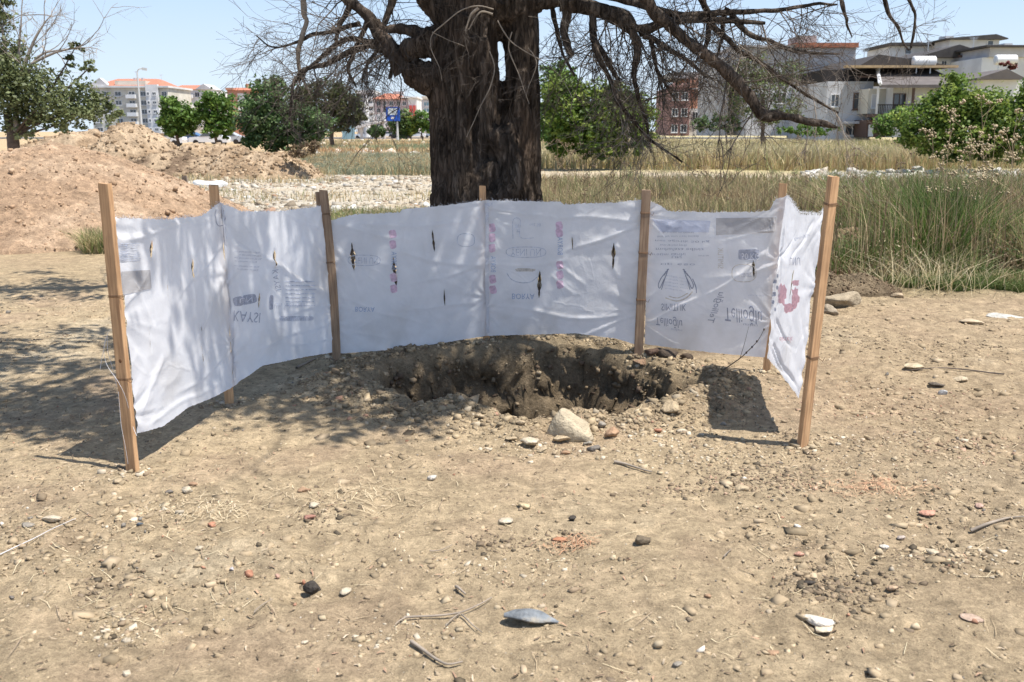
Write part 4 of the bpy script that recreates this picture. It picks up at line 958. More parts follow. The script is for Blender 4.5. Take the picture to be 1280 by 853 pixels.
# ---------------------------------------------------------------- other trees and bushes
M_trunk2 = mat('bark', (.12, .09, .07), .9, .35, 14, bump=.5)
def bush(name, label, cat, Y, blobs, n, size, cols, trunk=None, group=None, cl=.32, twigs=0, bare=(), core=.35, tcol=None):
    """blobs: (px, py, rx_px, ry_px[, dY]) ellipses read off the photograph at distance Y"""
    x0 = np.mean([b[0] for b in blobs]); base = P(x0, 200, Y); base[2] = Z(base[0], Y)-.05
    e = empty(name, base, label, cat, group)
    k = Y/F; cs = []; cc = []; Wt = np.array([b[2]*b[3] for b in blobs], float); Wt /= Wt.sum(); allb = []
    for b, w in zip(blobs, Wt):
        c = P(b[0], b[1], Y+(b[4] if len(b) > 4 else 0)); rx, rz = b[2]*k, b[3]*k; ry = rx*.8; m_ = max(int(n*w), 30)
        nc = max(6, int(m_/26)); d = rng.normal(0, 1, (nc, 3)); d /= np.linalg.norm(d, axis=1)[:, None]; rr = (core+(1-core)*rng.random(nc)**.6)*rng.uniform(.82, 1.14, nc)
        cen = c+d*rr[:, None]*np.array([rx, ry, rz])
        ids = rng.integers(0, nc, m_); sz = cl*min(rx, rz)
        pts = cen[ids]+rng.normal(0, 1, (m_, 3))*sz*np.array([1, 1, .7])*.55
        tone = rng.random(nc)[ids]; cs.append(pts); cc.append(tone)
    c = np.concatenate(cs); tone = np.concatenate(cc); c[:, 2] = np.maximum(c[:, 2], base[2]+.03)
    v, f = leaf_quads(c, 1, size, .35, .62)
    cols = np.array(cols, float); ci = np.clip(tone*(len(cols)-1), 0, len(cols)-1.001); i0 = ci.astype(int); fr = (ci-i0)[:, None]
    g = (cols[i0]*(1-fr)+cols[i0+1]*fr)*rng.uniform(.75, 1.25, (len(c), 1))
    o = mk('foliage', v-base, f, M_leaf, e, False, np.repeat(g, 4, 0)); o['kind'] = 'stuff'
    if trunk:
        p = wpts(trunk[0], Y); p[0][2] = base[2]; p = wig(p, 18, .04*Y/20, 5); r = np.interp(np.linspace(0, 1, 18), np.linspace(0, 1, len(trunk[1])), np.array(trunk[1])*k)
        to = tubes('trunk', [(p-base, r, 9)], M_trunk2, e)
        br = []
        for b in blobs[:10]:
            c = P(b[0], b[1], Y); br.append((smooth_pts(np.array([p[9], (p[12]+c)/2+rng.normal(0, .1, 3), c])-base, 8), np.linspace(r[-1]*.7, .01, 8), 5))
        for a in br: tubes('branch', [a], M_trunk2, e)
    if bare:
        out = []
        for q in bare:
            p = wpts(q[0], Y); p = wig(p, 16, .03, int(rng.integers(99))); out.append((p-base, np.linspace(q[1]*k, .006, 16), 5))
            for _ in range(q[2]):
                kk = rng.integers(5, 16); tw_ = []; twig(p[kk], (p[min(kk, 15)]-p[kk-1])*8+rng.normal(0, .6, 3), rng.uniform(.5, 1.4)*Y/22, .012, 2, tw_, .02, .28, 3)
                out += [(a-base, b_, c_) for a, b_, c_ in tw_]
        t = tubes('bare_branches', out, mat('bare_wood', (.30, .26, .22), .9, .3, 6), e); t['kind'] = 'stuff'
    return e
G_olive = [(.085, .105, .045), (.16, .19, .08), (.25, .28, .14)]
G_fresh = [(.05, .10, .022), (.11, .20, .04), (.19, .30, .07)]
G_dark = [(.045, .085, .025), (.10, .17, .06), (.22, .30, .13)]
G_yel = [(.055, .10, .02), (.14, .22, .04), (.27, .33, .075)]
bush('plum_tree', 'half-bare leafy tree with twisted bare top at the far left beyond the soil heap', 'tree', 21,
     [(5, 85, 34, 40), (40, 105, 44, 28), (10, 130, 40, 34), (58, 130, 44, 28), (95, 125, 30, 24), (122, 138, 26, 20), (90, 150, 32, 16), (30, 155, 30, 16), (112, 85, 11, 8), (95, 58, 6, 12), (88, 78, 8, 12), (-20, 60, 36, 50), (0, 12, 14, 20), (142, 143, 14, 12)],
     12500, .09, G_olive, ([(20, 240), (18, 190), (16, 165), (8, 140)], [9, 7.5, 6.5, 3]), bare=[([(20, 165), (20, 110), (24, 60), (28, 0)], 4, 9), ([(22, 110), (35, 70), (48, 40), (62, 20)], 3, 7), ([(10, 140), (45, 75), (80, 62)], 3, 6), ([(16, 100), (5, 50), (-6, 10)], 3, 5), ([(40, 80), (70, 65), (95, 60), (112, 48)], 2, 5)], cl=.42)
bush('shade_tree', 'rounded bright green tree in front of the cream apartment block', 'tree', 95, [(213, 135, 13, 18), (225, 148, 18, 20), (238, 150, 14, 16), (208, 155, 12, 12), (222, 164, 20, 9)], 5200, .34, G_fresh, ([(222, 176), (222, 160)], [2.2, 1.5]), 'street trees in front of the apartments')
bush('shade_tree', 'bright green tree between the cream block and the red brick house', 'tree', 95, [(268, 132, 16, 18), (283, 140, 14, 20), (258, 148, 14, 18), (275, 155, 18, 14), (250, 138, 8, 10), (270, 164, 22, 9)], 5200, .34, G_fresh, ([(270, 175), (270, 160)], [2.2, 1.5]), 'street trees in front of the apartments')
bush('mulberry_bush', 'big dark green leafy bush standing on the earth mounds left of the old tree', 'bush', 46,
     [(335, 120, 24, 24), (325, 145, 28, 24), (345, 155, 34, 22), (310, 158, 18, 18), (370, 152, 24, 22), (395, 155, 20, 18), (342, 104, 11, 11), (380, 168, 26, 12), (330, 178, 28, 12), (365, 178, 30, 10)], 13000, .19, G_dark, ([(345, 190), (345, 150)], [3, 2]), cl=.36)
bush('pine_tree', 'round-topped brownish green pine behind the dark bush left of the old tree', 'tree', 80,
     [(405, 118, 32, 18), (430, 128, 22, 16), (440, 142, 14, 14), (380, 125, 18, 16), (418, 140, 26, 14), (450, 148, 9, 8), (420, 158, 24, 7)], 9000, .26, [(.05, .06, .025), (.10, .105, .05), (.11, .16, .05)], ([(415, 178), (415, 140)], [3, 2]), cl=.4)
bush('green_bush', 'dense bright green bush directly right of the old tree trunk', 'bush', 40,
     [(702, 120, 26, 26), (720, 150, 38, 26), (765, 150, 40, 30), (735, 125, 32, 22), (790, 145, 28, 26), (770, 122, 26, 18), (745, 172, 40, 16), (802, 170, 14, 12), (700, 165, 16, 16), (748, 185, 34, 14), (700, 185, 16, 12), (790, 185, 20, 10)], 20000, .17, G_yel, cl=.33)
bush('willow_tree', 'soft green tree hidden behind the trunk and the bright green bush', 'tree', 55, [(688, 112, 22, 24), (700, 95, 22, 16), (684, 145, 16, 28), (690, 165, 20, 16)], 5200, .2, G_fresh, ([(690, 190), (690, 130)], [3, 2]))
bush('locust_tree', 'light open yellow-green tree in front of the blank concrete wall', 'tree', 62, [(945, 90, 22, 20), (965, 115, 24, 22), (935, 125, 22, 20), (985, 90, 16, 16), (960, 145, 26, 12), (995, 135, 14, 14), (920, 108, 12, 14)], 3600, .19, [(.08, .11, .03), (.14, .19, .06), (.2, .25, .09)], ([(955, 172), (955, 120)], [2.6, 1.5]), cl=.5)
bush('garden_bush', 'low dark green bush below the red brick block', 'bush', 62, [(895, 152, 22, 10), (875, 156, 14, 7), (915, 158, 14, 8)], 2200, .17, G_dark)
bush('garden_bush', 'bright low bush under the fallen limb tip in front of the grey wall', 'bush', 64, [(1008, 162, 22, 9), (985, 164, 14, 6), (1035, 165, 14, 7)], 1800, .17, G_fresh)
bush('garden_bush', 'green shrub in front of the house with the balcony', 'bush', 56, [(1110, 155, 18, 14), (1125, 148, 14, 14), (1100, 164, 14, 8)], 2400, .16, G_fresh)
bush('hedge_bush', 'large yellow-green bush at the right edge in front of the houses', 'bush', 36,
     [(1195, 130, 34, 32), (1160, 150, 34, 30), (1230, 140, 36, 30), (1270, 150, 34, 34), (1205, 165, 50, 24), (1255, 172, 44, 20), (1150, 172, 26, 18), (1195, 108, 16, 14), (1290, 120, 20, 20), (1200, 188, 50, 14), (1255, 192, 40, 12)], 24000, .14, G_yel, cl=.34)
for i, (bl, lb) in enumerate((([(497, 158, 13, 16), (505, 148, 8, 14)], 'dark street tree under the blue billboard'), ([(513, 158, 9, 12)], 'yellowish street tree right of the blue billboard'), ([(528, 152, 11, 14), (538, 156, 9, 12)], 'bright street tree against the old trunk'), ([(470, 164, 9, 7)], 'small dark tree under the footbridge ramp'))):
    bush('street_tree', lb, 'tree', 150, bl, 1500, .5, [G_dark, G_yel, G_fresh, G_dark][i], ([(bl[0][0], 174), (bl[0][0], 160)], [1, .8]), 'street trees by the billboard')
bush('dry_shrub', 'dry brown scrub at the foot of the dark bush on the mound', 'bush', 33, [(378, 188, 16, 10), (365, 195, 14, 6), (395, 183, 10, 8)], 1600, .08, [(.13, .085, .05), (.24, .17, .10), (.30, .24, .14)])
M_litter = mat('gravel', (0, 0, 0), .92, .15, 30, attr=True, spec=.1)
def cubish():
    v = np.array([(x, y, z) for z in (-1, 1) for y in (-1, 1) for x in (-1, 1)], float)*.8; f = np.array([(0, 2, 3, 1), (4, 5, 7, 6), (0, 1, 5, 4), (2, 6, 7, 3), (0, 4, 6, 2), (1, 3, 7, 5)])
    return v, np.concatenate([f[:, [0, 1, 2]], f[:, [0, 2, 3]]])
# ---------------------------------------------------------------- heaps of earth
def heap(name, label, cx, Y, rx, ry, h, col, seed, res=90, n1=.18, kind=None, cat='heap', skew=.0, rocks=0, pw=1.3, tops=None):
    base = np.array([GP(cx, 300)[0], Y, 0.]); base[0] = P(cx, 200, Y)[0]; base[2] = Z(base[0], Y)
    r_ = np.linspace(0, 1.12, res); a_ = np.linspace(0, 2*PI, int(res*1.6), endpoint=False); Rr, Aa = np.meshgrid(r_, a_, indexing='ij')
    X = Rr*np.cos(Aa)*rx; Y_ = Rr*np.sin(Aa)*ry
    z = h*np.clip(1-Rr, 0, 1)**(1/pw)*1.0
    z = h*(np.clip(1-Rr**pw, 0, 1))*(1-.12*np.exp(-(Rr/.25)**2))
    z = z*(1+n1*1.6*fbm(X*.9/h, Y_*.9/h, o=3, seed=seed))+n1*.22*h*fbm(X*4/h, Y_*4/h, o=4, seed=seed+1)*sst(1.1, .8, Rr)+.035*h*fbm(X*14/h, Y_*14/h, o=4, seed=seed+2)
    z = np.where(Rr > 1.0, -.05-(Rr-1)*.8, z)+.0
    v = np.stack([X, Y_, z+.0], -1); v[..., 2] += np.clip(.03-.0*Rr, 0, 1)
    nr_, na = X.shape; f = []
    i = np.arange(nr_-1)[:, None]*na; j = np.arange(na)[None]; k = (j+1) % na
    f = np.stack([i+j, i+na+j, i+na+k, i+k], -1).reshape(-1, 4)
    t1 = fbm(X*1.5, Y_*1.5, o=4, seed=seed+4).ravel(); t2 = vn(X.ravel()*9, Y_.ravel()*9, seed=seed+5)
    col = np.array(col); c = col[0][None]*(1-sst(-.25, .35, t1)[:, None])+col[1][None]*sst(-.25, .35, t1)[:, None]; c = c*(.8+.4*t2[:, None])
    o = mk(name, v.reshape(-1, 3), f, M_heap, None, True, c); o.location = base.tolist()
    nv_ = len(v.reshape(-1, 3)); r = np.random.default_rng(seed+500); w_ = (Rr.ravel() < 1)*Rr.ravel(); n_ = 7000 if res > 100 else 1100; ids = r.choice(nv_, n_, p=w_/w_.sum())
    pc = v.reshape(-1, 3)[ids]+r.normal(0, rx*.008, (n_, 3))*[1, 1, 0]; bv, bf = cubish(); sz = np.clip(r.lognormal(math.log(.012 if res > 100 else min(.05, h*.06)), .7, n_), .008, .08 if res > 100 else min(.2, h*.16))
    q = (bv[None]*(1+.7*(r.random((n_, 8, 1))-.5))*sz[:, None, None]*.5+pc[:, None]).reshape(-1, 3); ff = (bf[None]+np.arange(n_)[:, None, None]*8).reshape(-1, 3); cc = col[r.integers(0, 2, n_)]*r.uniform(.6, 1.15, (n_, 1))
    s_ = mk('crumbs', q, ff, M_litter, o, False, np.repeat(np.clip(cc, 0, .7), 8, 0)); s_['kind'] = 'stuff'
    return tag(o, label, cat, None, kind)
M_heap = ground_mat('heap_soil', 1.3)
sand = heap('soil_heap', 'large tapering heap of reddish crumbly soil at the left edge, nearest heap', 66, 16.2, 3.4, 3.7, 1.52, [(.40, .275, .18), (.48, .345, .235)], 3, 230, .07, pw=1.08)
hc = [(.29, .205, .13), (.45, .34, .23)]; hd = [(.17, .12, .08), (.40, .30, .20)]
heap('soil_heap', 'broad tan earth mound under the plum tree behind the nearest heap', 110, 44, 4.2, 3.2, 1.45, hc, 13, 80, .4, pw=2.0)
heap('soil_heap', 'peaked tan earth mound in front of the cream apartment block', 165, 42, 2.6, 2.4, 1.62, hc, 23, 80, .4, pw=2.0)
heap('soil_heap', 'low dark-streaked earth mound behind the small dark stake', 215, 36, 3.3, 2.2, .95, hd, 33, 80, .35)
heap('soil_heap', 'tan earth mound below the row of street trees', 270, 40, 4.0, 2.4, 1.0, hc, 43, 80, .4, pw=2.2)
heap('soil_heap', 'earth mound with rounded top below the dark green bush', 322, 34, 2.3, 1.7, .95, hc, 53, 80, .3, pw=1.8)
heap('soil_heap', 'low pale mound far left between the nearest heap and the plum tree', 20, 34, 4.0, 2.6, .8, hc, 63, 80, .3)
# small dark rise beside the right rear weeds
heap('soil_heap', 'low dark clod bank under the weeds right of the screen', 1062, 9.6, .62, .35, .18, [(.14, .10, .065), (.26, .20, .13)], 73, 60, .5)
heap('soil_heap', 'small brown earth bank with weeds just right of the screen', 1062, 11.6, .5, .5, .5, [(.20, .14, .09), (.36, .27, .17)], 83, 60, .45)

# ---------------------------------------------------------------- stones and litter
M_stone = mat('stone', (0, 0, 0), .9, .22, 18, bump=.7, bscale=60, attr=True, spec=.15)
def stone_arr(base, seed, size, flat=.6, ang=.35):
    v, f = base; r = np.random.default_rng(seed); v = v.copy()
    for _ in range(13):   # chip flat facets
        n = r.normal(0, 1, 3); n /= np.linalg.norm(n); d = v@n; h = r.uniform(.42, .8); v = v-np.maximum(d-h, 0)[:, None]*n
    v = v*(1+ang*.5*fbm(v[:, 0]*1.5+seed, v[:, 1]*1.5, v[:, 2]*1.5, o=2, seed=seed % 97))[:, None]
    return v*np.array([size[0], size[1], size[2]])/2, f
def stone(px, py, wpx, hpx, col, label, name='stone', group=None, cat='stone', sub=2, ang=.35, rz=None, lift=.3, flatk=None, dep=.75, m=None, seed=None):
    g = G(px, py+hpx*.25); k = g[1]/F/cp; w = wpx*k; h = hpx*k*(flatk or .8)
    seed = seed if seed is not None else int(px*13+py*7) % 9973
    v, f = stone_arr(ICO3 if sub == 3 else ICO2, seed, (w, w*dep, h), ang=ang)
    v = v+.06*min(w, h)*fbm(v[:, 0]*9/w+seed, v[:, 1]*9/w, v[:, 2]*9/h, o=2, seed=5)[:, None]
    v = rot_z(v, rng.uniform(-.4, .4) if rz is None else rz)
    c = np.array(col)[None]*(1+.25*fbm(v[:, 0]*6/w, v[:, 1]*6/w, v[:, 2]*6/w+seed, o=2, seed=9)[:, None])
    o = mk(name, v, f, m or M_stone, None, False, c); o.location = (g[0], g[1], g[2]+h*lift)
    return tag(o, label, cat, group)
TAN = (.38, .30, .20); PALE = (.48, .41, .31); GREY = (.28, .25, .21); DARK = (.06, .052, .045); BRICK = (.40, .20, .13); BR2 = (.34, .22, .14); WHT = (.56, .51, .44); DG = (.17, .15, .13)
GR = 'clods and stones dug out along the rim of the pit'
def big_rock():
    g = G(715, 545); k = g[1]/F/cp; r = np.random.default_rng(5); v, f = ICO3; v = v.copy()
    for _ in range(9): n = r.normal(0, 1, 3); n /= np.linalg.norm(n); d = v@n; h = r.uniform(.6, .85); v = v-np.maximum(d-h, 0)[:, None]*n
    up_ = np.clip(v[:, 2], 0, 1); v[:, 0] = v[:, 0]*(1-.62*up_)-.30*up_; v[:, 1] *= (1-.5*up_); v[:, 2] = np.where(v[:, 2] > 0, v[:, 2]*1.25, v[:, 2]*.5)
    v = v*np.array([37, 30, 31])*k+.012*fbm(v[:, 0]*4, v[:, 1]*4, v[:, 2]*4, o=3, seed=3)[:, None]
    c = np.array((.44, .37, .265))[None]*(1+.3*fbm(v[:, 0]*30, v[:, 1]*30, v[:, 2]*30, o=3, seed=9)[:, None]); o = mk('boulder', v, f, M_stone, None, False, c); o.location = (g[0], g[1], g[2]-.005)
    tag(o, 'big pale pointed boulder on the front rim of the pit', 'boulder')
big_rock()
for q in ((700, 548, 30, 16, TAN, 'flat tan clod just below the big pale boulder'), (665, 552, 34, 22, PALE, 'pale broken stone left of the big boulder on the rim'), (650, 528, 18, 12, TAN, 'tan clod at the pit edge left of the boulder'), (640, 548, 20, 12, TAN, 'brownish clod left of the pale broken stone'),
          (765, 540, 26, 22, BR2, 'brown angular clod right of the big boulder'), (752, 530, 20, 16, GREY, 'grey rubbly lump behind the brown clod by the boulder'), (742, 560, 24, 14, DG, 'dark shadowed clod below the big boulder'), (735, 554, 16, 10, GREY, 'small grey stone in front of the boulder'),
          (678, 562, 22, 12, TAN, 'tan clod in front of the pale broken stone'), (707, 566, 22, 8, BR2, 'flat brown shard below the flat tan clod'), (838, 508, 40, 18, TAN, 'tan earth block on the right rim of the pit'), (823, 538, 14, 10, BRICK, 'small orange brick chip on the right rim of the pit'),
          (600, 520, 18, 10, TAN, 'small tan clod on the front left rim of the pit'), (562, 540, 16, 9, TAN, 'tan clod sitting on the left part of the rim'), (853, 538, 18, 10, PALE, 'pale flat stone right of the orange brick chip'), (905, 530, 12, 8, GREY, 'small grey stone near the screen shadow'),
          (800, 452, 26, 13, BR2, 'reddish brown clod at the foot of the stake by the pit'), (835, 441, 44, 20, (.085, .065, .05), 'large dark earth clod at the foot of the flour sack'), (858, 446, 22, 12, (.10, .075, .055), 'dark clod at the right of the large dark clod'), (815, 440, 22, 16, (.12, .08, .06), 'dark brown clod against the stake by the pit')):
    stone(*q[:5], q[5], 'clod' if 'clod' in q[5] or 'lump' in q[5] or 'block' in q[5] else 'stone', GR if 'clod' in q[5] else None, 'clod' if 'clod' in q[5] or 'lump' in q[5] or 'block' in q[5] else 'stone', 3 if q[2] > 24 else 2)
for q in ((393, 735, 30, 26, DARK, 'black pitted clinker lump left of centre in the foreground', 'clinker'), (311, 717, 14, 20, BRICK, 'orange brick shard standing up in the left foreground', 'brick_shard'), (380, 728, 8, 14, BRICK, 'thin orange shard touching the black clinker lump', 'brick_shard'), (433, 739, 22, 12, PALE, 'pale flat stone right of the black clinker lump', 'stone'),
          (803, 675, 32, 20, (.15, .12, .085), 'dark brown clod right of centre in the foreground', 'clod'), (633, 650, 26, 9, PALE, 'flat pale oval stone left of the middle', 'stone'), (655, 632, 26, 11, (.50, .40, .25), 'yellowish stone just above the flat oval one', 'stone'),
          (1022, 774, 44, 16, WHT, 'white flat stone resting on a broken tan one in the right foreground', 'stone'), (1030, 784, 40, 16, (.55, .46, .34), 'cream broken stone beneath the white flat one', 'stone'), (1215, 772, 34, 10, (.42, .31, .24), 'flat brown tile piece near the right edge foreground', 'tile_shard'),
          (1010, 728, 22, 14, DARK, 'black hollow clod above the white flat stone', 'clod'), (1113, 734, 22, 14, (.42, .30, .20), 'angular brown stone right of the black clod', 'stone'), (1165, 690, 24, 12, (.48, .41, .30), 'tan stone below the brown leaf litter at right', 'stone'), (1105, 683, 16, 9, WHT, 'white paper-like chip at right', 'stone_chip'),
          (998, 692, 18, 10, (.46, .26, .19), 'pinkish brick chip left of the white chip', 'brick_chip'), (1125, 672, 18, 11, (.45, .38, .33), 'greyish stone behind the white chip', 'stone'), (925, 609, 26, 14, (.38, .30, .20), 'brown wedge stone below the screen shadow', 'stone'), (1143, 458, 32, 16, (.46, .38, .26), 'tan stone with dark hollow right of the screen', 'stone'),
          (1052, 375, 52, 34, (.34, .28, .20), 'large rounded grey-brown boulder right of the leaning end stake', 'boulder'), (1037, 388, 30, 22, (.30, .25, .19), 'smaller boulder half hidden behind the leaning end stake', 'boulder'), (1122, 369, 24, 12, (.36, .28, .19), 'flat brown stone at the foot of the weeds', 'stone'),
          (1215, 402, 36, 12, (.45, .36, .25), 'long flat stone by the grass at the right', 'stone'), (1250, 395, 60, 7, (.44, .42, .38), 'long whitish flat slab lying by the grass at the right', 'slab'), (1178, 490, 14, 11, (.42, .42, .42), 'small bluish grey stone at the right', 'stone'), (1168, 480, 26, 9, (.12, .10, .08), 'dark flat fragment beside the bluish grey stone', 'stone'), (1200, 474, 34, 10, (.45, .37, .26), 'wide pale stone sunk in the soil at the right', 'stone'),
          (175, 655, 12, 9, (.13, .15, .17), 'small blue-grey pebble at the left', 'pebble'), (234, 613, 24, 12, PALE, 'pale tan stone near the left stake', 'stone'), (242, 605, 14, 8, BR2, 'brown stone behind the pale tan one near the left stake', 'stone'), (212, 614, 12, 9, DG, 'dark small stone left of the pale tan one', 'stone'), (149, 601, 18, 10, TAN, 'tan stone below the left stake', 'stone'),
          (66, 649, 32, 14, PALE, 'pale rounded clod on the far left', 'clod'), (35, 656, 22, 8, GREY, 'grey flat stone on the far left', 'stone'), (265, 655, 20, 12, BRICK, 'orange brick crumbs piece in the left foreground', 'brick_chip'), (250, 685, 14, 11, (.5, .42, .31), 'cream pebble left of the orange shard', 'pebble'), (290, 711, 10, 9, (.46, .42, .42), 'grey-white pebble beside the orange shard', 'pebble'), (347, 720, 10, 14, (.45, .28, .22), 'reddish shard between pebble and clinker', 'brick_chip'),
          (387, 646, 24, 9, (.32, .17, .13), 'dark red tile piece left of centre', 'tile_shard'), (393, 631, 22, 12, PALE, 'pale stone above the dark red tile piece', 'stone'), (380, 612, 20, 8, BR2, 'brown flat stone above the pale one left of centre', 'stone'), (15, 746, 13, 8, DG, 'dark pebble near the left edge foreground', 'pebble'), (158, 841, 20, 12, PALE, 'pale stone at the bottom left', 'stone'), (380, 802, 14, 7, PALE, 'little cream stone right of the bleached soil patch', 'stone'),
          (541, 597, 16, 12, WHT, 'small white stone below the pit', 'stone'), (715, 648, 14, 12, DARK, 'small black crumb clod near the middle', 'clod'), (700, 674, 24, 10, (.40, .19, .11), 'rust brown brick fragment near the middle', 'brick_chip'), (867, 744, 12, 7, TAN, 'tan pebble in the lower right middle', 'pebble'), (884, 745, 12, 9, BR2, 'brown pebble beside the tan pebble', 'pebble'), (965, 815, 22, 9, BR2, 'brown thin shard in the lower right', 'stone'), (1160, 640, 30, 8, (.46, .25, .18), 'reddish leaf-like tile shard at right', 'tile_shard'), (1225, 632, 14, 9, (.44, .30, .24), 'pinkish chip right of the reddish tile shard', 'brick_chip'), (1195, 612, 16, 7, TAN, 'tan flat chip above the pinkish one', 'stone'), (845, 830, 20, 9, GREY, 'grey stone at the bottom centre right', 'stone')):
    stone(*q[:5], q[5], q[6], None, q[6].replace('_', ' '), 3 if q[2] > 26 else 2, .3 if q[6] != 'clinker' else .8, flatk=.8)
# the shell-like curved piece of slate in the foreground
def shell():
    g = G(664, 779); k = g[1]/F/cp; w = 74*k; n, m_ = 22, 8; v = []
    for s_ in (0, 1):
        for i in range(n+1):
            u = i/n; wid = math.sin(PI*min(1, u*.72+.28*u**3+.04))**.7*(1-u**4)*.5+.02
            for j in range(m_+1):
                q = (j/m_-.5)*2; x = (u-.5)*w; y_ = q*wid*w*.42+.06*w*u; z = (.20*math.sin(PI*(u*.8+.12))*(1-.55*q*q)+.10*(q+1)*.5*math.sin(PI*u))*w*.62-s_*.006-.03*w*u
                v.append((x, y_, z+.004*float(vn(np.array([u*6]), np.array([q*3]))[0])))
    o_ = (n+1)*(m_+1); f = []
    for i in range(n):
        for j in range(m_):
            a = i*(m_+1)+j; f += [(a, a+m_+1, a+m_+2, a+1), (a+o_, a+o_+1, a+o_+m_+2, a+o_+m_+1)]
    for i in range(n):
        for j in (0, m_):
            a = i*(m_+1)+j; q = (a, a+m_+1, a+o_+m_+1, a+o_); f.append(q if j else q[::-1])
    o = mk('curved_shard', v, f, mat('slate_grey', (.17, .185, .20), .6, .45, 22, bump=.4, bscale=90, dirt=(.30, .26, .20), dscale=14), None, True); o.location = (g[0], g[1], g[2]+.012); o.rotation_euler = (R(-6), R(5), R(-6))
    tag(o, 'curved blue-grey teardrop shard casting a dark shadow in the foreground', 'shard')
shell()
# gravel and crumbs
def scatter_stuff(name, n, sampler, size, cols, wts, base, flat=.6, seed=1, emb=.25, m=None, hf=None):
    r = np.random.default_rng(seed); xy = sampler(n, r); n = len(xy); z = (hf or hgt)(xy[:, 0], xy[:, 1])
    bv, bf = base; nb = len(bv)
    s_ = size(n, r)
    sc = s_[:, None]*np.stack([r.uniform(.7, 1.3, n), r.uniform(.6, 1.1, n), flat*r.uniform(.6, 1.3, n)], -1)
    a = r.uniform(0, 2*PI, n); ca, sa = np.cos(a), np.sin(a)
    jit = 1+.95*(r.random((n, nb, 3))-.5)
    v = bv[None]*jit*sc[:, None, :]*.5
    tl = r.normal(0, .3, n); ct, st = np.cos(tl), np.sin(tl)
    x, y_, zz = v[..., 0], v[..., 1], v[..., 2]; x, zz = x*ct[:, None]-zz*st[:, None], x*st[:, None]+zz*ct[:, None]
    X = x*ca[:, None]-y_*sa[:, None]+xy[:, 0:1]; Y_ = x*sa[:, None]+y_*ca[:, None]+xy[:, 1:2]; Zz = zz+z[:, None]+(s_*emb*flat)[:, None]
    v = np.stack([X, Y_, Zz], -1).reshape(-1, 3); f = (bf[None]+np.arange(n)[:, None, None]*nb).reshape(-1, bf.shape[1])
    ci = r.choice(len(cols), n, p=np.array(wts)/np.sum(wts)); c = np.array(cols)[ci]*r.uniform(.75, 1.25, (n, 1))
    o = mk(name, v, f, m or M_litter, None, False, np.repeat(c, nb, 0)); return tag(o, None, None, None, 'stuff')
ICO0 = ico(1) if False else None
def octa():
    v = np.array([(1, 0, 0), (-1, 0, 0), (0, 1, 0), (0, -1, 0), (0, 0, 1), (0, 0, -1), ], float); f = np.array([(0, 2, 4), (2, 1, 4), (1, 3, 4), (3, 0, 4), (2, 0, 5), (1, 2, 5), (3, 1, 5), (0, 3, 5)]); return v, f
bm = bmesh.new(); bmesh.ops.create_icosphere(bm, subdivisions=1, radius=1); ICOb = (np.array([a.co[:] for a in bm.verts]), np.array([[q.index for q in a.verts] for a in bm.faces])); bm.free()
def samp_even(n, r):
    y_ = np.exp(r.uniform(math.log(1.9), math.log(9.5), n)); x = r.uniform(-.62, .62, n)*y_; ok = (pit_r(x, y_) > .95)&(r.random(n) < (.1+1.1*vn(x*1.3, y_*1.3, seed=78)**1.5)*(.5+.5*sst(2.4, 4.2, y_))); return np.stack([x, y_], -1)[ok]
def samp_near(y0, y1, xl=.62, keep=None):
    def s(n, r):
        y_ = np.exp(r.uniform(math.log(y0), math.log(y1), n*2)); x = r.uniform(-xl, xl, n*2)*y_*1.0
        p = rough(x, y_)**1.5
        cl = sst(.45, .75, vn(x*1.7, y_*1.7, seed=77)); p = p*(.25+.9*cl)
        ok = (r.random(n*2) < p*1.6*(.4+.6*sst(2.6, 4.6, y_)))&(pit_r(x, y_) > .9)
        if keep is not None: ok &= keep(x, y_)
        return np.stack([x, y_], -1)[ok][:n]
    return s
cols = [(.34, .265, .175), (.38, .31, .215), (.26, .20, .135), (.10, .08, .055), (.38, .21, .14), (.55, .50, .43), (.20, .18, .155)]
wts = [.44, .14, .26, .08, .02, .015, .045]
scatter_stuff('gravel', 15000, samp_near(1.9, 9.5), lambda n, r: np.clip(r.lognormal(math.log(.0075), .5, n), .003, .03), cols, wts, octa(), .7, 11)
scatter_stuff('pebbles', 1500, samp_near(2.0, 10), lambda n, r: np.clip(r.lognormal(math.log(.017), .42, n), .008, .05), cols, wts, ICOb, .6, 12)
def samp_rim(n, r):
    a = r.uniform(0, 2*PI, n*2); q = r.normal(1.2, .17, n*2); x = HC[0]+np.cos(a)*q*HC[2]; y_ = HC[1]+np.sin(a)*q*HC[3]
    ok = pit_r(x, y_) > 1.07; return np.stack([x, y_], -1)[ok][:n]
scatter_stuff('pit_crumbs', 6500, samp_rim, lambda n, r: np.clip(r.lognormal(math.log(.012), .62, n), .004, .055), [(.33, .26, .17), (.27, .215, .145), (.22, .17, .115), (.38, .32, .235), (.33, .2, .14)], [.4, .32, .22, .05, .01], cubish(), .7, 13, emb=.05)
_pm = np.where((pr.ravel() < 1.0)&(pr.ravel() > .25))[0]; _pv = gv[_pm]; _sel = np.random.default_rng(3).choice(len(_pv), 3000, replace=False)
scatter_stuff('pit_clods', 3000, lambda n, r: _pv[_sel][:, :2], lambda n, r: np.clip(r.lognormal(math.log(.017), .6, n), .006, .05), [(.20, .15, .095), (.25, .19, .125), (.14, .10, .07), (.30, .24, .165)], [.4, .3, .22, .08], cubish(), .8, 14, emb=-.25, hf=lambda x, y_: _pv[_sel][:, 2])
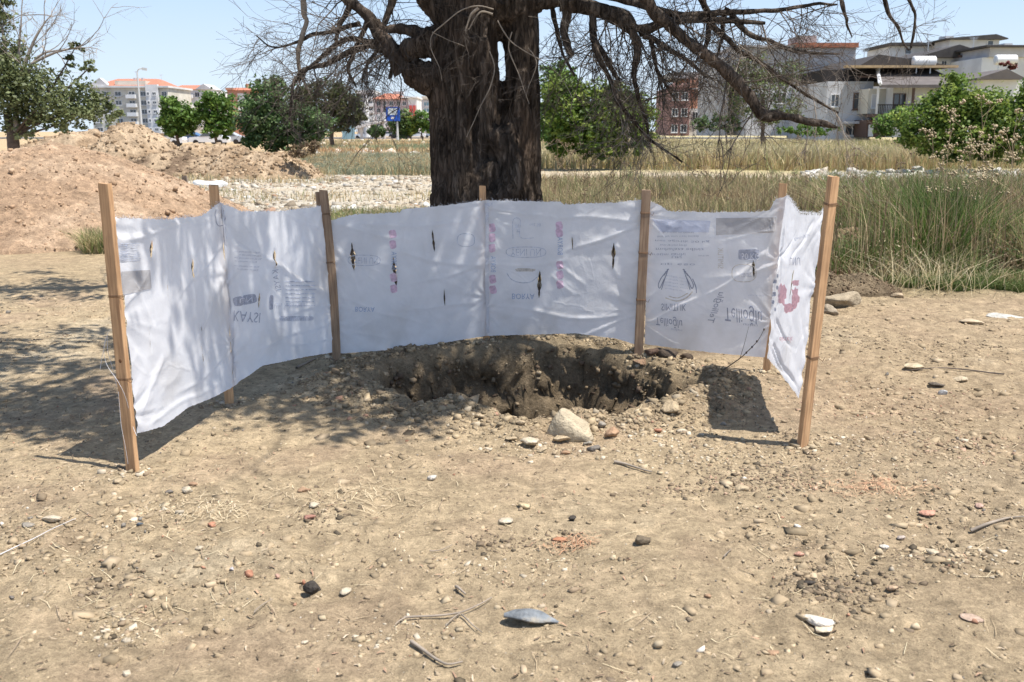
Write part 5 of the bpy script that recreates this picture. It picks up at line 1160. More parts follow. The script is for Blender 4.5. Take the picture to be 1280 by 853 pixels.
def samp_rubble(n, r):
    y_ = np.exp(r.uniform(math.log(17.5), math.log(38), n)); x = r.uniform(-.47, .0, n)*y_-.2; k = sst(.3, .6, vn(x*.5, y_*.3, seed=5)); return np.stack([x, y_], -1)[r.random(n) < .3+.8*k]
scatter_stuff('rubble', 12000, samp_rubble, lambda n, r: np.clip(r.lognormal(math.log(.055), .65, n), .02, .26), [(.40, .36, .30), (.36, .30, .22), (.24, .20, .15), (.58, .56, .52), (.30, .20, .14)], [.35, .34, .17, .08, .06], cubish(), .55, 15, emb=.0)
def samp_rub2(n, r):
    y_ = np.exp(r.uniform(math.log(60), math.log(150), n)); x = r.uniform(-.2, .0, n)*y_; return np.stack([x, y_], -1)
scatter_stuff('far_rubble', 2600, samp_rub2, lambda n, r: np.clip(r.lognormal(math.log(.3), .5, n), .1, 1.0), [(.55, .50, .43), (.5, .42, .34), (.72, .68, .62), (.42, .3, .2)], [.35, .3, .25, .1], ICOb, .5, 16)
def samp_rub3(n, r):
    y_ = r.uniform(29, 38, n); x = (r.uniform(.30, .52, n))*y_; return np.stack([x, y_], -1)
scatter_stuff('pale_rubble', 1800, samp_rub3, lambda n, r: np.clip(r.lognormal(math.log(.12), .6, n), .05, .5), [(.60, .58, .54), (.5, .46, .4), (.38, .33, .27)], [.4, .35, .25], cubish(), .55, 17)
# straw, leaf litter and small dead twigs on the soil
def at_px(px, py, rx, ry):
    g = GP(px, py); k = g[1]/F/cp
    def f(n, r): return np.stack([g[0]+r.normal(0, rx*k*.75, n), g[1]+r.normal(0, ry*k*2.6*.8, n)], -1)
    return f
DKC = [(.17, .13, .09), (.23, .175, .12), (.11, .09, .065), (.32, .25, .17)]; RDC = [(.38, .26, .185), (.31, .225, .15), (.42, .33, .225), (.22, .17, .12)]; TNC = [(.42, .34, .23), (.33, .26, .17), (.25, .19, .13), (.50, .43, .33)]
for q in ((1050, 728, 60, 16, DKC, 500), (1010, 726, 25, 8, DKC, 160), (965, 597, 60, 14, DKC, 420), (960, 605, 70, 12, RDC, 260), (400, 640, 28, 12, DKC, 150), (160, 785, 40, 12, TNC, 220), (130, 735, 30, 10, DKC, 150), (1130, 510, 90, 18, RDC, 420), (1190, 560, 70, 14, RDC, 350), (1120, 430, 110, 20, DKC, 420), (1090, 560, 120, 14, TNC, 420), (700, 672, 30, 8, DKC, 120), (620, 672, 30, 8, DKC, 120), (875, 570, 60, 14, TNC, 500), (820, 545, 50, 14, TNC, 420), (60, 430, 80, 16, DKC, 260), (480, 790, 60, 14, TNC, 160), (1200, 700, 70, 16, TNC, 320), (1150, 690, 40, 8, DKC, 180), (210, 640, 60, 10, TNC, 220), (640, 700, 120, 20, TNC, 240), (870, 610, 60, 8, DKC, 200), (985, 548, 14, 7, DKC, 120), (690, 560, 60, 10, TNC, 420)):
    scatter_stuff('debris', q[5], at_px(*q[:4]), lambda n, r: np.clip(r.lognormal(math.log(.0085), .6, n), .003, .034), q[4], [.3, .3, .2, .2], cubish(), .55, int(q[0]+q[1]), emb=.05)
for s_ in (s1, s2, s3, s4, s5, s6, s7):
    def sf(n, r, s_=s_): a = r.uniform(0, 2*PI, n); q = np.abs(r.normal(0, .05, n))+.025; return np.stack([s_.B[0]+np.cos(a)*q, s_.B[1]+np.sin(a)*q], -1)
    scatter_stuff('stake_foot_soil', 90, sf, lambda n, r: np.clip(r.lognormal(math.log(.016), .5, n), .006, .045), TNC, [.35, .35, .2, .1], cubish(), .7, int(s_.B[0]*100+900), emb=.1)
def litter(name, n, L0, L1, wid, cols, seed, sampler, lift=.003):
    r = np.random.default_rng(seed); xy = sampler(n, r); n = len(xy); a = r.uniform(0, 2*PI, n); L_ = r.uniform(L0, L1, n); bend = r.normal(0, .25, n)
    V = []; 
    ts = np.array([-.5, 0, .5])
    pts = []
    for t in ts:
        x = xy[:, 0]+np.cos(a)*L_*t-np.sin(a)*bend*L_*(.25-t*t); y_ = xy[:, 1]+np.sin(a)*L_*t+np.cos(a)*bend*L_*(.25-t*t)
        pts.append(np.stack([x, y_, hgt(x, y_)+lift+np.abs(r.normal(0, .004, n))], -1))
    w = np.stack([-np.sin(a), np.cos(a), np.zeros(n)], -1)*wid/2
    v = np.stack([pts[0]-w, pts[0]+w, pts[1]-w+[0, 0, wid*.3], pts[1]+w+[0, 0, wid*.3], pts[2]-w*.5, pts[2]+w*.5], 1).reshape(-1, 3)
    b = np.arange(n)[:, None]*6; f = np.concatenate([b+np.array([0, 1, 3, 2]), b+np.array([2, 3, 5, 4])])
    c = np.array(cols)[r.integers(0, len(cols), n)]*r.uniform(.8, 1.2, (n, 1))
    o = mk(name, v, f, M_litter, None, False, np.repeat(c, 6, 0)); return tag(o, None, None, None, 'stuff')
litter('straw', 1500, .03, .11, .0022, [(.55, .46, .30), (.62, .53, .36), (.40, .31, .2)], 21, samp_near(2, 9))
litter('bark_chips', 9000, .008, .03, .006, [(.22, .16, .11), (.14, .10, .07), (.34, .22, .15), (.46, .37, .27), (.12, .09, .06)], 22, samp_even, .003)
litter('dry_roots', 700, .04, .14, .003, [(.22, .16, .11), (.3, .23, .16)], 23, samp_even, .006)
scatter_stuff('crumbs', 16000, samp_even, lambda n, r: np.clip(r.lognormal(math.log(.009), .5, n), .004, .028), [(.39, .31, .205), (.33, .26, .175), (.44, .36, .26), (.18, .14, .10)], [.45, .35, .12, .08], cubish(), .6, 24, emb=-.1)
scatter_stuff('soil_clods', 3600, samp_near(2.4, 9.5), lambda n, r: np.clip(r.lognormal(math.log(.022), .5, n), .01, .07), [(.34, .265, .175), (.28, .22, .145), (.38, .30, .205)], [.45, .35, .2], cubish(), .5, 25, emb=-.1)
litter('reddish_straw', 260, .02, .07, .0025, [(.48, .27, .17), (.55, .38, .24), (.40, .25, .16)], 26, at_px(1092, 612, 44, 9), .006)
litter('reddish_straw', 110, .02, .06, .0025, [(.42, .22, .13), (.50, .34, .22)], 27, at_px(715, 675, 26, 6), .006)
litter('pale_straw', 160, .03, .09, .0022, [(.60, .50, .34), (.5, .4, .27)], 28, at_px(270, 640, 40, 14), .005)
litter('pale_straw', 120, .03, .1, .0022, [(.60, .50, .34), (.5, .4, .27)], 29, at_px(440, 620, 60, 14), .005)
# individually visible sticks
def stick(px, r, label, m=None, name='dead_stick', forks=()):
    pts = [G(*q) for q in px]; pts = np.array(pts); pts[:, 2] += .012
    O = pts[0].copy(); pl = [(wig(pts-O, 20, .006, int(px[0][0])), np.linspace(r, r*.4, 20), 6)]
    for fk in forks:
        q = np.array([G(*a) for a in fk]); q[:, 2] += .012; pl.append((wig(q-O, 12, .004, int(fk[0][0])), np.linspace(r*.7, r*.3, 12), 5))
    o = tubes(name, pl, m or M_twigp, None); o.location = O.tolist(); return tag(o, label, 'stick')
stick([(505, 776), (540, 774), (575, 770), (600, 760), (615, 751)], .0045, 'forked pale twig lying left of the blue-grey shard', forks=[[(575, 771), (565, 778), (557, 787)], [(577, 772), (590, 785), (603, 795)], [(510, 775), (500, 780), (494, 785)]])
stick([(514, 806), (530, 818), (545, 829), (560, 836), (578, 833)], .0065, 'crooked brown stick at the bottom centre', M_twigp)
stick([(537, 692), (552, 690), (565, 684)], .003, 'short pale twig in the middle foreground')
stick([(570, 737), (576, 742), (582, 747)], .006, 'stubby pale stick end right above the forked twig')
stick([(1213, 667), (1235, 658), (1258, 651), (1282, 649)], .008, 'grey stick reaching in from the right edge', M_twigp)
stick([(0, 697), (20, 688), (45, 676), (66, 665), (95, 652)], .0022, 'long pale wire-like stalk in the left foreground', M_string)
stick([(768, 580), (785, 584), (805, 590), (815, 592)], .008, 'brown root piece lying before the boulder', M_twigp)
stick([(371, 462), (385, 455), (400, 448)], .010, 'broken pale stick behind the left sacks', M_twigp)
stick([(318, 770), (330, 760), (342, 753)], .0025, 'fine pale stalk in the left foreground')
stick([(905, 700), (915, 690)], .003, 'fine short stalk in the right foreground')
stick([(1255, 470), (1180, 462), (1130, 466)], .006, 'long thin dark root lying at the right by the pale stones', M_twig)
# sprig by the flour sack
def sprig():
    b = G(905, 462); Y = b[1]; a = np.array([b, P(925, 448, Y), P(938, 436, Y), P(948, 425, Y), P(955, 412, Y)]); c = np.array([P(925, 448, Y), P(931, 428, Y), P(936, 408, Y)])
    d = [(smooth_pts(a-b, 20), np.linspace(.004, .0015, 20), 5), (smooth_pts(c-b, 12), np.linspace(.0025, .001, 12), 4)]
    e = empty('dry_sprig', b, 'thin dry forked sprig standing in front of the flour sack', 'sprig')
    tubes('stem', d, M_twig, e)
    for q in ((940, 434), (946, 427), (955, 412), (933, 441)):
        v, f = ICOb; mk('bud', v*np.array([.007, .006, .009])+(P(q[0], q[1], Y)-b), f, M_twig, e, True)
sprig()
# small dark stake, white bag and pale sheets on the rubble
def small_things():
    b = GP(237, 253); t = P(230, 220, b[1]); mb = MB(); mb.bar((0, 0, -.05), tuple(t-b), .10, .08); mb.bar(tuple((t-b)*.55+np.array([-.12, -.05, 0])), tuple((t-b)*.58+np.array([.12, -.05, .02])), .05, .04)
    o = mb.build('dark_stake', mat('grey_old_wood', (.14, .11, .09), .9, .3, 20)); o.location = b.tolist(); tag(o, 'small dark crooked stake standing in the pale rubble behind the left sack', 'stake')
    Mw = mat('white_plastic', (.78, .79, .80), .5, .08, 6, bump=.5, bscale=6)
    for px, py, w, h, lb, nm in ((265, 231, 46, 13, 'white plastic sheet bundled on the rubble behind the corner stake', 'plastic_sheet'), (218, 226, 15, 8, 'small white bag on the rubble left of the dark stake', 'plastic_bag')):
        g = GP(px, py+4); k = g[1]/F/cp; v, f = stone_arr(ICO3, px, (w*k, w*k*.6, h*k*1.4), ang=.7); v = v*(1+.14*fbm(v[:, 0]*4, v[:, 1]*4, v[:, 2]*6, o=4, seed=px)[:, None]); o = mk(nm, v, f, Mw, None, True); o.location = (g[0], g[1], h*k*.3); tag(o, lb, nm.replace('_', ' '))
small_things()

# ---------------------------------------------------------------- grass and weeds
M_grass = mat('grass_blades', (0, 0, 0), .7, .2, 1.5, attr=True, trans=.3, spec=.2)
def blades(name, xy, h, w, cols, lean=.35, seed=1, wts=None, cdrift=None):
    lean = lean*1.15
    r = np.random.default_rng(seed); n = len(xy); h = h*r.uniform(.45, 1.25, n); z = hgt(xy[:, 0], xy[:, 1])-.02
    a = r.uniform(0, 2*PI, n); d = np.stack([np.cos(a), np.sin(a)], -1)*(np.abs(r.normal(0, lean, n))*h)[:, None]
    fa = r.uniform(0, PI, n); wv = np.stack([np.cos(fa), np.sin(fa), 0*fa], -1)*(w*r.uniform(.6, 1.4, n))[:, None]/2
    p0 = np.concatenate([xy, z[:, None]], 1); p1 = p0+np.concatenate([d*.35, (h*.6)[:, None]], 1); p2 = p0+np.concatenate([d, h[:, None]], 1)
    v = np.stack([p0-wv, p0+wv, p1+wv*.8, p1-wv*.8, p2+wv*.15, p2-wv*.15], 1).reshape(-1, 3); b = np.arange(n)[:, None]*6
    f = np.concatenate([b+np.array([0, 1, 2, 3]), b+np.array([3, 2, 4, 5])])
    cols = np.array(cols)
    if cdrift is None: ci = r.choice(len(cols), n, p=wts)
    else:
        q = np.clip(cdrift(xy)+r.normal(0, .18, n), 0, .999); ci = (q*len(cols)).astype(int)
    c = cols[ci]*r.uniform(.7, 1.3, (n, 1))
    o = mk(name, v, f, M_grass, None, False, np.repeat(c, 6, 0)); return tag(o, None, None, None, 'stuff')
def samp_px(n, r, x0, x1, ya, yb):
    y_ = np.exp(r.uniform(math.log(ya), math.log(yb), n)); px = r.uniform(x0, x1, n); return np.stack([(px-640)/F*y_*cp*1.01, y_], -1)
rg = np.random.default_rng(99)
STRAW = (.52, .43, .25); STR2 = (.42, .32, .18); GRN = (.10, .16, .04); GR2 = (.15, .20, .07); GGR = (.20, .24, .14); BRN = (.24, .16, .10); SGE = (.25, .27, .19)
def drift(sc, sd): return lambda xy: .5+1.3*fbm(xy[:, 0]*sc, xy[:, 1]*sc, o=3, seed=sd)
# thick weeds at the right
q = samp_px(52000, rg, 1035, 1330, 9.6, 21); edge = 9.9+1.3*fbm(q[:, 0]*1.3, q[:, 0]*0, o=4, seed=3)+np.maximum(0, 4.4-q[:, 0])*.5; q = q[q[:, 1] > edge]
hh = .34+.62*vn(q[:, 0]*.8, q[:, 1]*.8, seed=8)**1.3; hh = hh*sst(-.2, 1.0, q[:, 1]-9.8+0*hh)
k_ = vn(q[:, 0]*1.3, q[:, 1]*1.3, seed=93) > .34; q = q[k_]; hh = hh[k_]
blades('weeds', q, hh, .014, [BRN, STRAW, (.13, .19, .05), GR2, GRN, (.11, .18, .04), (.17, .23, .08), GR2, STR2, STRAW], .5, 31, cdrift=drift(.6, 12))
q = samp_px(3600, rg, 1040, 1330, 10.2, 21); blades('dry_stalks', q, .62+.4*vn(q[:, 0], q[:, 1], seed=6), .009, [BRN, STR2, (.36, .26, .17), STRAW], .18, 43, wts=[.3, .3, .2, .2])
q = samp_px(3600, rg, 664, 1040, 12, 26); q = q[vn(q[:, 0]*.8, q[:, 1]*.8, seed=66) > .45]; blades('dry_stalks', q, .5+.3*vn(q[:, 0], q[:, 1], seed=6), .010, [BRN, STR2, (.30, .21, .14), STRAW], .2, 44, wts=[.4, .25, .2, .15])
# low trailing green mat along the edge
q = samp_px(16000, rg, 1060, 1330, 9.3, 10.6); q = q[q[:, 1] > 9.7+.4*fbm(q[:, 0]*1.4, q[:, 0]*0, o=2, seed=4)+np.maximum(0, 4.4-q[:, 0])*.4]
blades('grass_edge', q, np.full(len(q), .13), .012, [GR2, (.13, .17, .05), STR2, STRAW], .9, 32, cdrift=drift(1.1, 13))
# weeds behind the screen
q = samp_px(52000, rg, 664, 1040, 11.5, 27); q = q[(vn(q[:, 0]*.6, q[:, 1]*.6, seed=19)+sst(12, 14, q[:, 1])*.6) > .45]
hh = .2+.45*vn(q[:, 0]*.7, q[:, 1]*.7, seed=9)**1.4
blades('weeds', q, hh, .012, [BRN, STR2, STRAW, STR2, (.22, .23, .10), GR2, STR2, STRAW], .45, 33, cdrift=drift(.45, 14))
# grass left of the trunk just behind the screen
q = samp_px(4500, rg, 180, 552, 20, 38); q = q[vn(q[:, 0]*.35, q[:, 1]*.25, seed=71) > .76]; blades('rubble_grass', q, .2+0*q[:, 0], .014, [STRAW, GR2, STR2], .6, 42, wts=[.45, .2, .35])
q = samp_px(9000, rg, 405, 552, 13.5, 16.5); blades('grass_clump', q, .34+0*q[:, 0], .012, [BRN, STRAW, GR2, (.22, .25, .09), STRAW], .4, 34, cdrift=drift(.9, 15))
q = samp_px(1500, rg, 95, 135, 12.6, 13.1); blades('grass_clump', q, .3+0*q[:, 0], .008, [STRAW, GR2], .6, 35, wts=[.6, .4])
# sage strip and dry strip, left mid distance
q = samp_px(42000, rg, 260, 552, 36, 62); blades('sage_weeds', q, .22+.4*vn(q[:, 0]*.3, q[:, 1]*.3, seed=4)**2, .02, [STR2, (.42, .31, .18), STRAW, SGE, SGE, GGR, STRAW, (.44, .30, .17)], .5, 36, cdrift=drift(.16, 16))
q = samp_px(9000, rg, 400, 552, 62, 130); blades('dry_weeds', q, .5+0*q[:, 0], .07, [(.44, .27, .14), STRAW, STR2, GGR], .5, 37, cdrift=drift(.08, 17))
q = samp_px(6000, rg, 150, 420, 30, 40); q = q[vn(q[:, 0]*.5, q[:, 1]*.5, seed=33) > .62]; blades('dry_weeds', q, .25+0*q[:, 0], .02, [STRAW, STR2, SGE], .5, 38, wts=[.5, .3, .2])
# tall dry field at the right
q = samp_px(66000, rg, 660, 1300, 37, 100); q = q[q[:, 1]+4*fbm(q[:, 0]*.15, q[:, 1]*.05, o=3, seed=57) > 41]; blades('dry_field_grass', q, .62+.3*vn(q[:, 0]*.2, q[:, 1]*.2, seed=5), .045, [STR2, (.34, .33, .16), STRAW, (.60, .52, .32), (.62, .55, .36), STRAW, (.30, .30, .12)], .35, 39, cdrift=drift(.1, 18))
q = samp_px(14000, rg, 664, 1300, 24, 38); q = q[(q[:, 1]+4.5*fbm(q[:, 0]*.18, q[:, 1]*.05, o=3, seed=58) < 31)|(vn(q[:, 0]*.5, q[:, 1]*.4, seed=59) > .8)]; blades('field_edge_weeds', q, .35+0*q[:, 0], .03, [STRAW, BRN, GR2, STR2], .5, 40, cdrift=drift(.3, 19))
# leafy weed clumps among the grass
def clumps(name, px0, px1, ya, yb, n, rad, size, cols, seed, hgt_k=1.0):
    r = np.random.default_rng(seed); c0 = samp_px(n, r, px0, px1, ya, yb); z0 = hgt(c0[:, 0], c0[:, 1]); m_ = 170; R_ = rad*r.uniform(.45, 1.4, n)
    d = r.normal(0, 1, (n, m_, 3)); d /= np.linalg.norm(d, axis=2)[..., None]; d[..., 2] = np.abs(d[..., 2])*1.25*hgt_k; d *= (r.random((n, m_, 1))**.45)*R_[:, None, None]
    c = (d+np.stack([c0[:, 0], c0[:, 1], z0], -1)[:, None]).reshape(-1, 3); v, f = leaf_quads(c, 1, size, .2, .4); g = np.repeat(np.array(cols)[r.integers(0, len(cols), n)], m_, 0)*r.uniform(.65, 1.35, (n*m_, 1))
    o = mk(name, v, f, M_leaf, None, False, np.repeat(g, 4, 0)); return tag(o, None, None, None, 'stuff')
clumps('leafy_weeds', 1045, 1310, 10.2, 19, 230, .33, .036, [(.09, .14, .04), (.14, .19, .07), (.26, .20, .12), (.10, .15, .06), (.34, .28, .17), (.20, .14, .09), (.20, .24, .10)], 51, 1.2)
clumps('leafy_weeds', 670, 1040, 11.8, 25, 280, .25, .032, [(.14, .19, .07), (.22, .16, .10), (.32, .26, .16), (.20, .22, .10), (.38, .31, .2)], 52, 1.2)
clumps('leafy_weeds', 664, 1300, 26, 40, 60, .3, .05, [(.24, .25, .11), (.36, .28, .17), (.2, .22, .1)], 56, .8)
clumps('leafy_weeds', 405, 550, 13.5, 16, 18, .26, .035, [(.20, .24, .08), (.26, .20, .13)], 53)
clumps('leafy_weeds', 270, 552, 36, 60, 150, .5, .08, [(.24, .27, .18), (.40, .30, .17), (.30, .32, .24)], 54, .7)
clumps('leafy_weeds', 680, 1300, 43, 95, 140, .6, .09, [(.36, .33, .16), (.5, .42, .24), (.22, .24, .10)], 55, .6)
# straw tuft fallen over the edge
q = np.stack([rg.normal(4.3, .4, 420), rg.normal(9.9, .25, 420)], -1); blades('straw_tuft', q, .35+0*q[:, 0], .007, [(.58, .50, .33), STRAW], 1.3, 41, wts=[.6, .4])

# single tall dry plants with seed heads
M_seed = mat('seed_head', (.42, .335, .215), .9, .3, 20); M_stalk = mat('dry_stalk', (.36, .27, .17), .85, .25, 10); M_seed2 = mat('brown_seed', (.20, .145, .095), .9, .3, 20)
def umbel(px, pytop, Y, label, nh=5, br=False, hw=.06):
    b = np.array([P(px, 300, Y)[0], Y, 0.]); b[2] = Z(b[0], Y); T = P(px+rng.uniform(-4, 4), pytop, Y); e = empty('dry_seed_plant', b, label, 'dry plant', 'dry seed-headed plants among the weeds')
    a = wig(np.array([b, (b+T)/2+[rng.normal(0, .04), 0, 0], T]), 14, .02, int(px))-b; st = [(a, np.linspace(.006, .0025, 14), 5)]; heads = [a[-1]]
    for i in range(nh):
        k = rng.integers(6, 13); d = np.array([rng.normal(0, .12), rng.normal(0, .1), rng.uniform(.12, .34)]); q = np.array([a[k], a[k]+d*.6, a[k]+d]); st.append((smooth_pts(q, 6), np.linspace(.003, .0015, 6), 4)); heads.append(q[-1])
    tubes('stalk', st, M_stalk, e)
    for h_ in heads:
        c = []; n_ = 9
        cc = h_+rng.normal(0, 1, (n_, 3))*np.array([hw*.5, hw*.5, hw*.28]); v, f = ICOb; s_ = rng.uniform(.008, .018, n_)*(.6 if br else 1)
        vv = (v[None]*s_[:, None, None]+cc[:, None]).reshape(-1, 3); ff = (f[None]+np.arange(n_)[:, None, None]*len(v)).reshape(-1, 3)
        o = mk('seed_head', vv, ff, M_seed2 if br else M_seed, e, True); o['kind'] = 'stuff'
for i, (px, pt, Y, lb) in enumerate(((1190, 140, 12, 'tall pale umbel plant left of the tallest ones before the yellow-green bush'), (1222, 122, 12.4, 'tallest pale umbel plant in front of the yellow-green bush'), (1212, 160, 11.6, 'pale umbel plant between the two tallest stems'), (1168, 170, 12.2, 'pale umbel plant at the left end of the seed-headed group'),
                                  (1246, 158, 12, 'pale umbel plant right of the tallest one'), (1270, 138, 11.4, 'tall umbel plant at the right edge of the picture'), (1262, 176, 12.5, 'short umbel plant near the right edge'), (1180, 188, 11.5, 'short umbel plant in front of the left group'), (1230, 186, 11.3, 'short umbel plant in the middle of the seed-headed group'), (1200, 200, 13, 'low umbel plant behind the green weeds'))):
    umbel(px, pt, Y, lb, 6, hw=.06)
for i, (px, pt, Y, lb) in enumerate(((700, 200, 13, 'brown dry weed right beside the old trunk'), (714, 192, 13.5, 'tall brown dry weed second from the trunk'), (728, 206, 13, 'brown dry weed below the bright green bush'), (1062, 196, 12.5, 'thin brown weed behind the leaning end stake'), (1008, 188, 14, 'thin brown weed behind the torn corner of the screen'), (1130, 205, 12.5, 'thin brown weed among the green at right'), (880, 215, 14, 'brown weed in the middle of the verge behind the flour sack'), (785, 205, 14, 'brown weed under the hanging twigs'))):
    umbel(px, pt, Y, lb, 12, br=True, hw=.05)
# ---------------------------------------------------------------- buildings
def wallm(name, c, v=.12): return mat(name, c, .9, v, .6, bump=.15, bscale=3, dirt=(c[0]*.8, c[1]*.78, c[2]*.75), dscale=.35)
M_cream = wallm('cream_render', (.62, .58, .50)); M_white = wallm('white_render', (.70, .69, .68)); M_greyw = wallm('grey_render', (.50, .49, .50)); M_lgrey = wallm('light_grey_render', (.58, .58, .60)); M_conc = wallm('raw_concrete', (.42, .40, .39), .2)
M_tile = mat('red_roof_tiles', (.42, .17, .11), .85, .2, 3); M_rust = mat('rusty_edge', (.36, .14, .08), .85, .3, 2); M_droof = mat('dark_roof_sheet', (.065, .058, .055), .8, .2, 2); M_groof = mat('grey_roof', (.125, .11, .105), .85, .15, 1.5)
M_brickr = mat('red_brick_wall', (.47, .25, .175), .9, .2, 2, dirt=(.46, .24, .16), dscale=1); M_brickd = mat('dark_brick_wall', (.34, .20, .18), .9, .2, 2); M_pinkw = wallm('pink_grey_render', (.50, .42, .44)); M_red = mat('red_panel', (.50, .10, .09), .8, .1, 2)
def glass():
    m, nt, b = newmat('window_glass'); b.inputs['Base Color'].default_value = (.06, .07, .085, 1); b.inputs['Roughness'].default_value = .12; b.inputs['Specular IOR Level'].default_value = .8; return m
M_glass = glass(); M_frame = mat('white_frame', (.7, .7, .7), .6, .05); M_dframe = mat('brown_trim', (.12, .075, .06), .7, .1); M_dark = mat('dark_opening', (.035, .03, .028), .9, .2, 2); M_blue = mat('blue_cladding', (.22, .36, .44), .5, .1, 1)
M_metal = mat('painted_steel', (.55, .57, .58), .5, .08, metal=.2)
class Bld:
    def __init__(s, name, label, Y, depth, group=None, cat='building', cx=None, rz=0.):
        s.Y = Y; s.d = depth; s.k = Y/F
        s.b = np.array([P(cx, 170, Y)[0], Y, 0.]); s.e = empty(name, s.b, label, cat, group); s.e.rotation_euler = (0, 0, rz)
    def X(s, px): return P(px, 170, s.Y)[0]-s.b[0]
    def Zp(s, py): return P(640, py, s.Y)[2]
    def box(s, name, px0, px1, py0, py1, m, y0=0., y1=None, parent=None):
        mb = MB(); mb.box(s.X(px0), s.X(px1), y0, s.d if y1 is None else y1, max(s.Zp(py1), -.5), s.Zp(py0)); return mb.build(name, m, parent or s.e)
    def window(s, px0, px1, py0, py1, mull=1, fr=None, y=0., wm=None):
        x0, x1, z0, z1 = s.X(px0), s.X(px1), s.Zp(py1), s.Zp(py0); t = max(.07, (x1-x0)*.06); mb = MB()
        mb.box(x0, x0+t, y-.08, y+.02, z0, z1); mb.box(x1-t, x1, y-.08, y+.02, z0, z1); mb.box(x0+t, x1-t, y-.08, y+.02, z1-t, z1); mb.box(x0+t, x1-t, y-.08, y+.02, z0, z0+t)
        for i in range(mull):
            c = x0+(x1-x0)*(i+1)/(mull+1); mb.box(c-t*.4, c+t*.4, y-.07, y+.02, z0+t, z1-t)
        mb.box(x0-t, x1+t, y-.16, y-.081, z0-t, z0)
        f = mb.build('window', fr or M_frame, s.e); p = MB(); p.box(x0+t*.9, x1-t*.9, y-.03, y+.01, z0+t*.9, z1-t*.9); p.build('pane', wm or M_glass, f); return f
    def gable(s, name, px0, px1, pyb, pyt, m, over=.4, pk=.5, y0=0., y1=None):
        """gable facing the camera"""
        x0, x1 = s.X(px0)-over, s.X(px1)+over; zb, zt = s.Zp(pyb), s.Zp(pyt); xm = x0+(x1-x0)*pk; mb = MB(); mb.prism([(x0, zb), (x1, zb), (x1, zb+.12), (xm, zt), (x0, zb+.12)], y0-over, (s.d if y1 is None else y1)+over); return mb.build(name, m, s.e)
    def hip(s, name, px0, px1, pyb, pyt, m, over=.5, inset=.25, y0=0., y1=None):
        x0, x1 = s.X(px0)-over, s.X(px1)+over; zb, zt = s.Zp(pyb), s.Zp(pyt); a, b = y0-over, (s.d if y1 is None else y1)+over; i = (x1-x0)*inset; ym = (a+b)/2; h = (b-a)*.1
        v = [(x0, a, zb), (x1, a, zb), (x1, b, zb), (x0, b, zb), (x0+i, ym-h, zt), (x1-i, ym-h, zt), (x1-i, ym+h, zt), (x0+i, ym+h, zt)]; mb = MB(); mb.add(v, [(3, 2, 1, 0), (4, 5, 6, 7), (0, 1, 5, 4), (1, 2, 6, 5), (2, 3, 7, 6), (3, 0, 4, 7)]); return mb.build(name, m, s.e)
    def balcony(s, px0, px1, py0, py1, m=None, dp=1.2):
        x0, x1, z0, z1 = s.X(px0), s.X(px1), s.Zp(py1), s.Zp(py0); mb = MB(); mb.box(x0, x1, -dp, -.003, z0-.15, z0); o = mb.build('balcony', m or M_white, s.e)
        r = MB(); r.box(x0, x1, -dp, -dp+.06, z0+.003, z1); r.box(x0, x0+.06, -dp+.063, -.003, z0+.003, z1); r.box(x1-.06, x1, -dp+.063, -.003, z0+.003, z1); r.build('railing', M_frame if m is None else m, o)
# cream apartment block on the left
b = Bld('apartment_block', 'cream five-storey apartment block with red attic roof at the left', 225, 16, cx=165)
b.box('wall', 118, 214, 110, 176, M_cream); b.box('stair_bay', 188, 203, 106, 175, M_white, -.9, -.005)
b.box('cornice', 116, 216, 107.5, 109.9, M_white, -.7, 16.5)
b.box('attic_wall', 148, 186, 101, 107.4, M_cream, .5, 14); b.hip('roof', 125, 204, 107.3, 97, M_tile, .3, .2, .3, 15)
b.gable('roof_gable', 118, 140, 107.4, 97.5, M_greyw, .1, .6, -.2, 1.5)
for z in range(5):
    y0 = 114.5+z*11.2
    b.window(148, 156, y0, y0+6, 1); b.window(179.5, 187, y0, y0+6, 1); b.window(195, 203, y0+.5, y0+4.5, 2, y=-.9) if False else b.window(189.5, 192.5, y0+1, y0+5, 0, y=-.9)
    b.window(165, 173, y0, y0+6.5, 1); b.balcony(163.5, 175, y0+4, y0+8); b.window(196, 201, y0+1, y0+5, 1, y=-.9); b.window(206, 212.5, y0, y0+6, 1)
    b.window(122, 130, y0, y0+5.5, 1); b.window(134, 142, y0, y0+5.5, 1)
for px in (162, 166, 172): b.box('chimney', px, px+2.2, 96, 100, M_greyw, 5, 6.5)
b = Bld('apartment_block', 'white apartment house with low red roof behind the street trees', 255, 14, cx=242)
b.box('wall', 217, 268, 112, 176, M_white); b.box('side_wing', 214.5, 216.9, 114, 176, M_greyw, 1, 12); b.hip('roof', 220, 252, 112, 105.5, M_tile, .6, .15); b.gable('roof_gable', 250, 268, 112, 105, M_greyw, .2, .5, -.3, 8)
for z in range(4):
    y0 = 115.5+z*12; b.window(222, 229, y0, y0+6, 1); b.window(247, 253, y0, y0+6, 1); b.window(258, 264, y0, y0+6, 1); b.balcony(232, 245, y0+3, y0+7); b.window(234, 243, y0-1, y0+6, 2)
b = Bld('brick_house', 'red brick house with pink roof left of the dark green bush', 280, 12, cx=300)
b.box('wall', 287, 315, 113, 176, M_brickr); b.hip('roof', 288, 318, 113, 109, M_tile, .5, .2); b.box('chimney', 306, 309, 104, 110, M_brickr, 4, 6); b.box('parapet', 286, 296, 110, 112.8, M_brickr, -.5, 4)
for z in range(3): b.window(289, 294, 117+z*12, 124+z*12, 1); b.window(300, 311, 117+z*12, 127+z*12, 2, wm=M_frame)
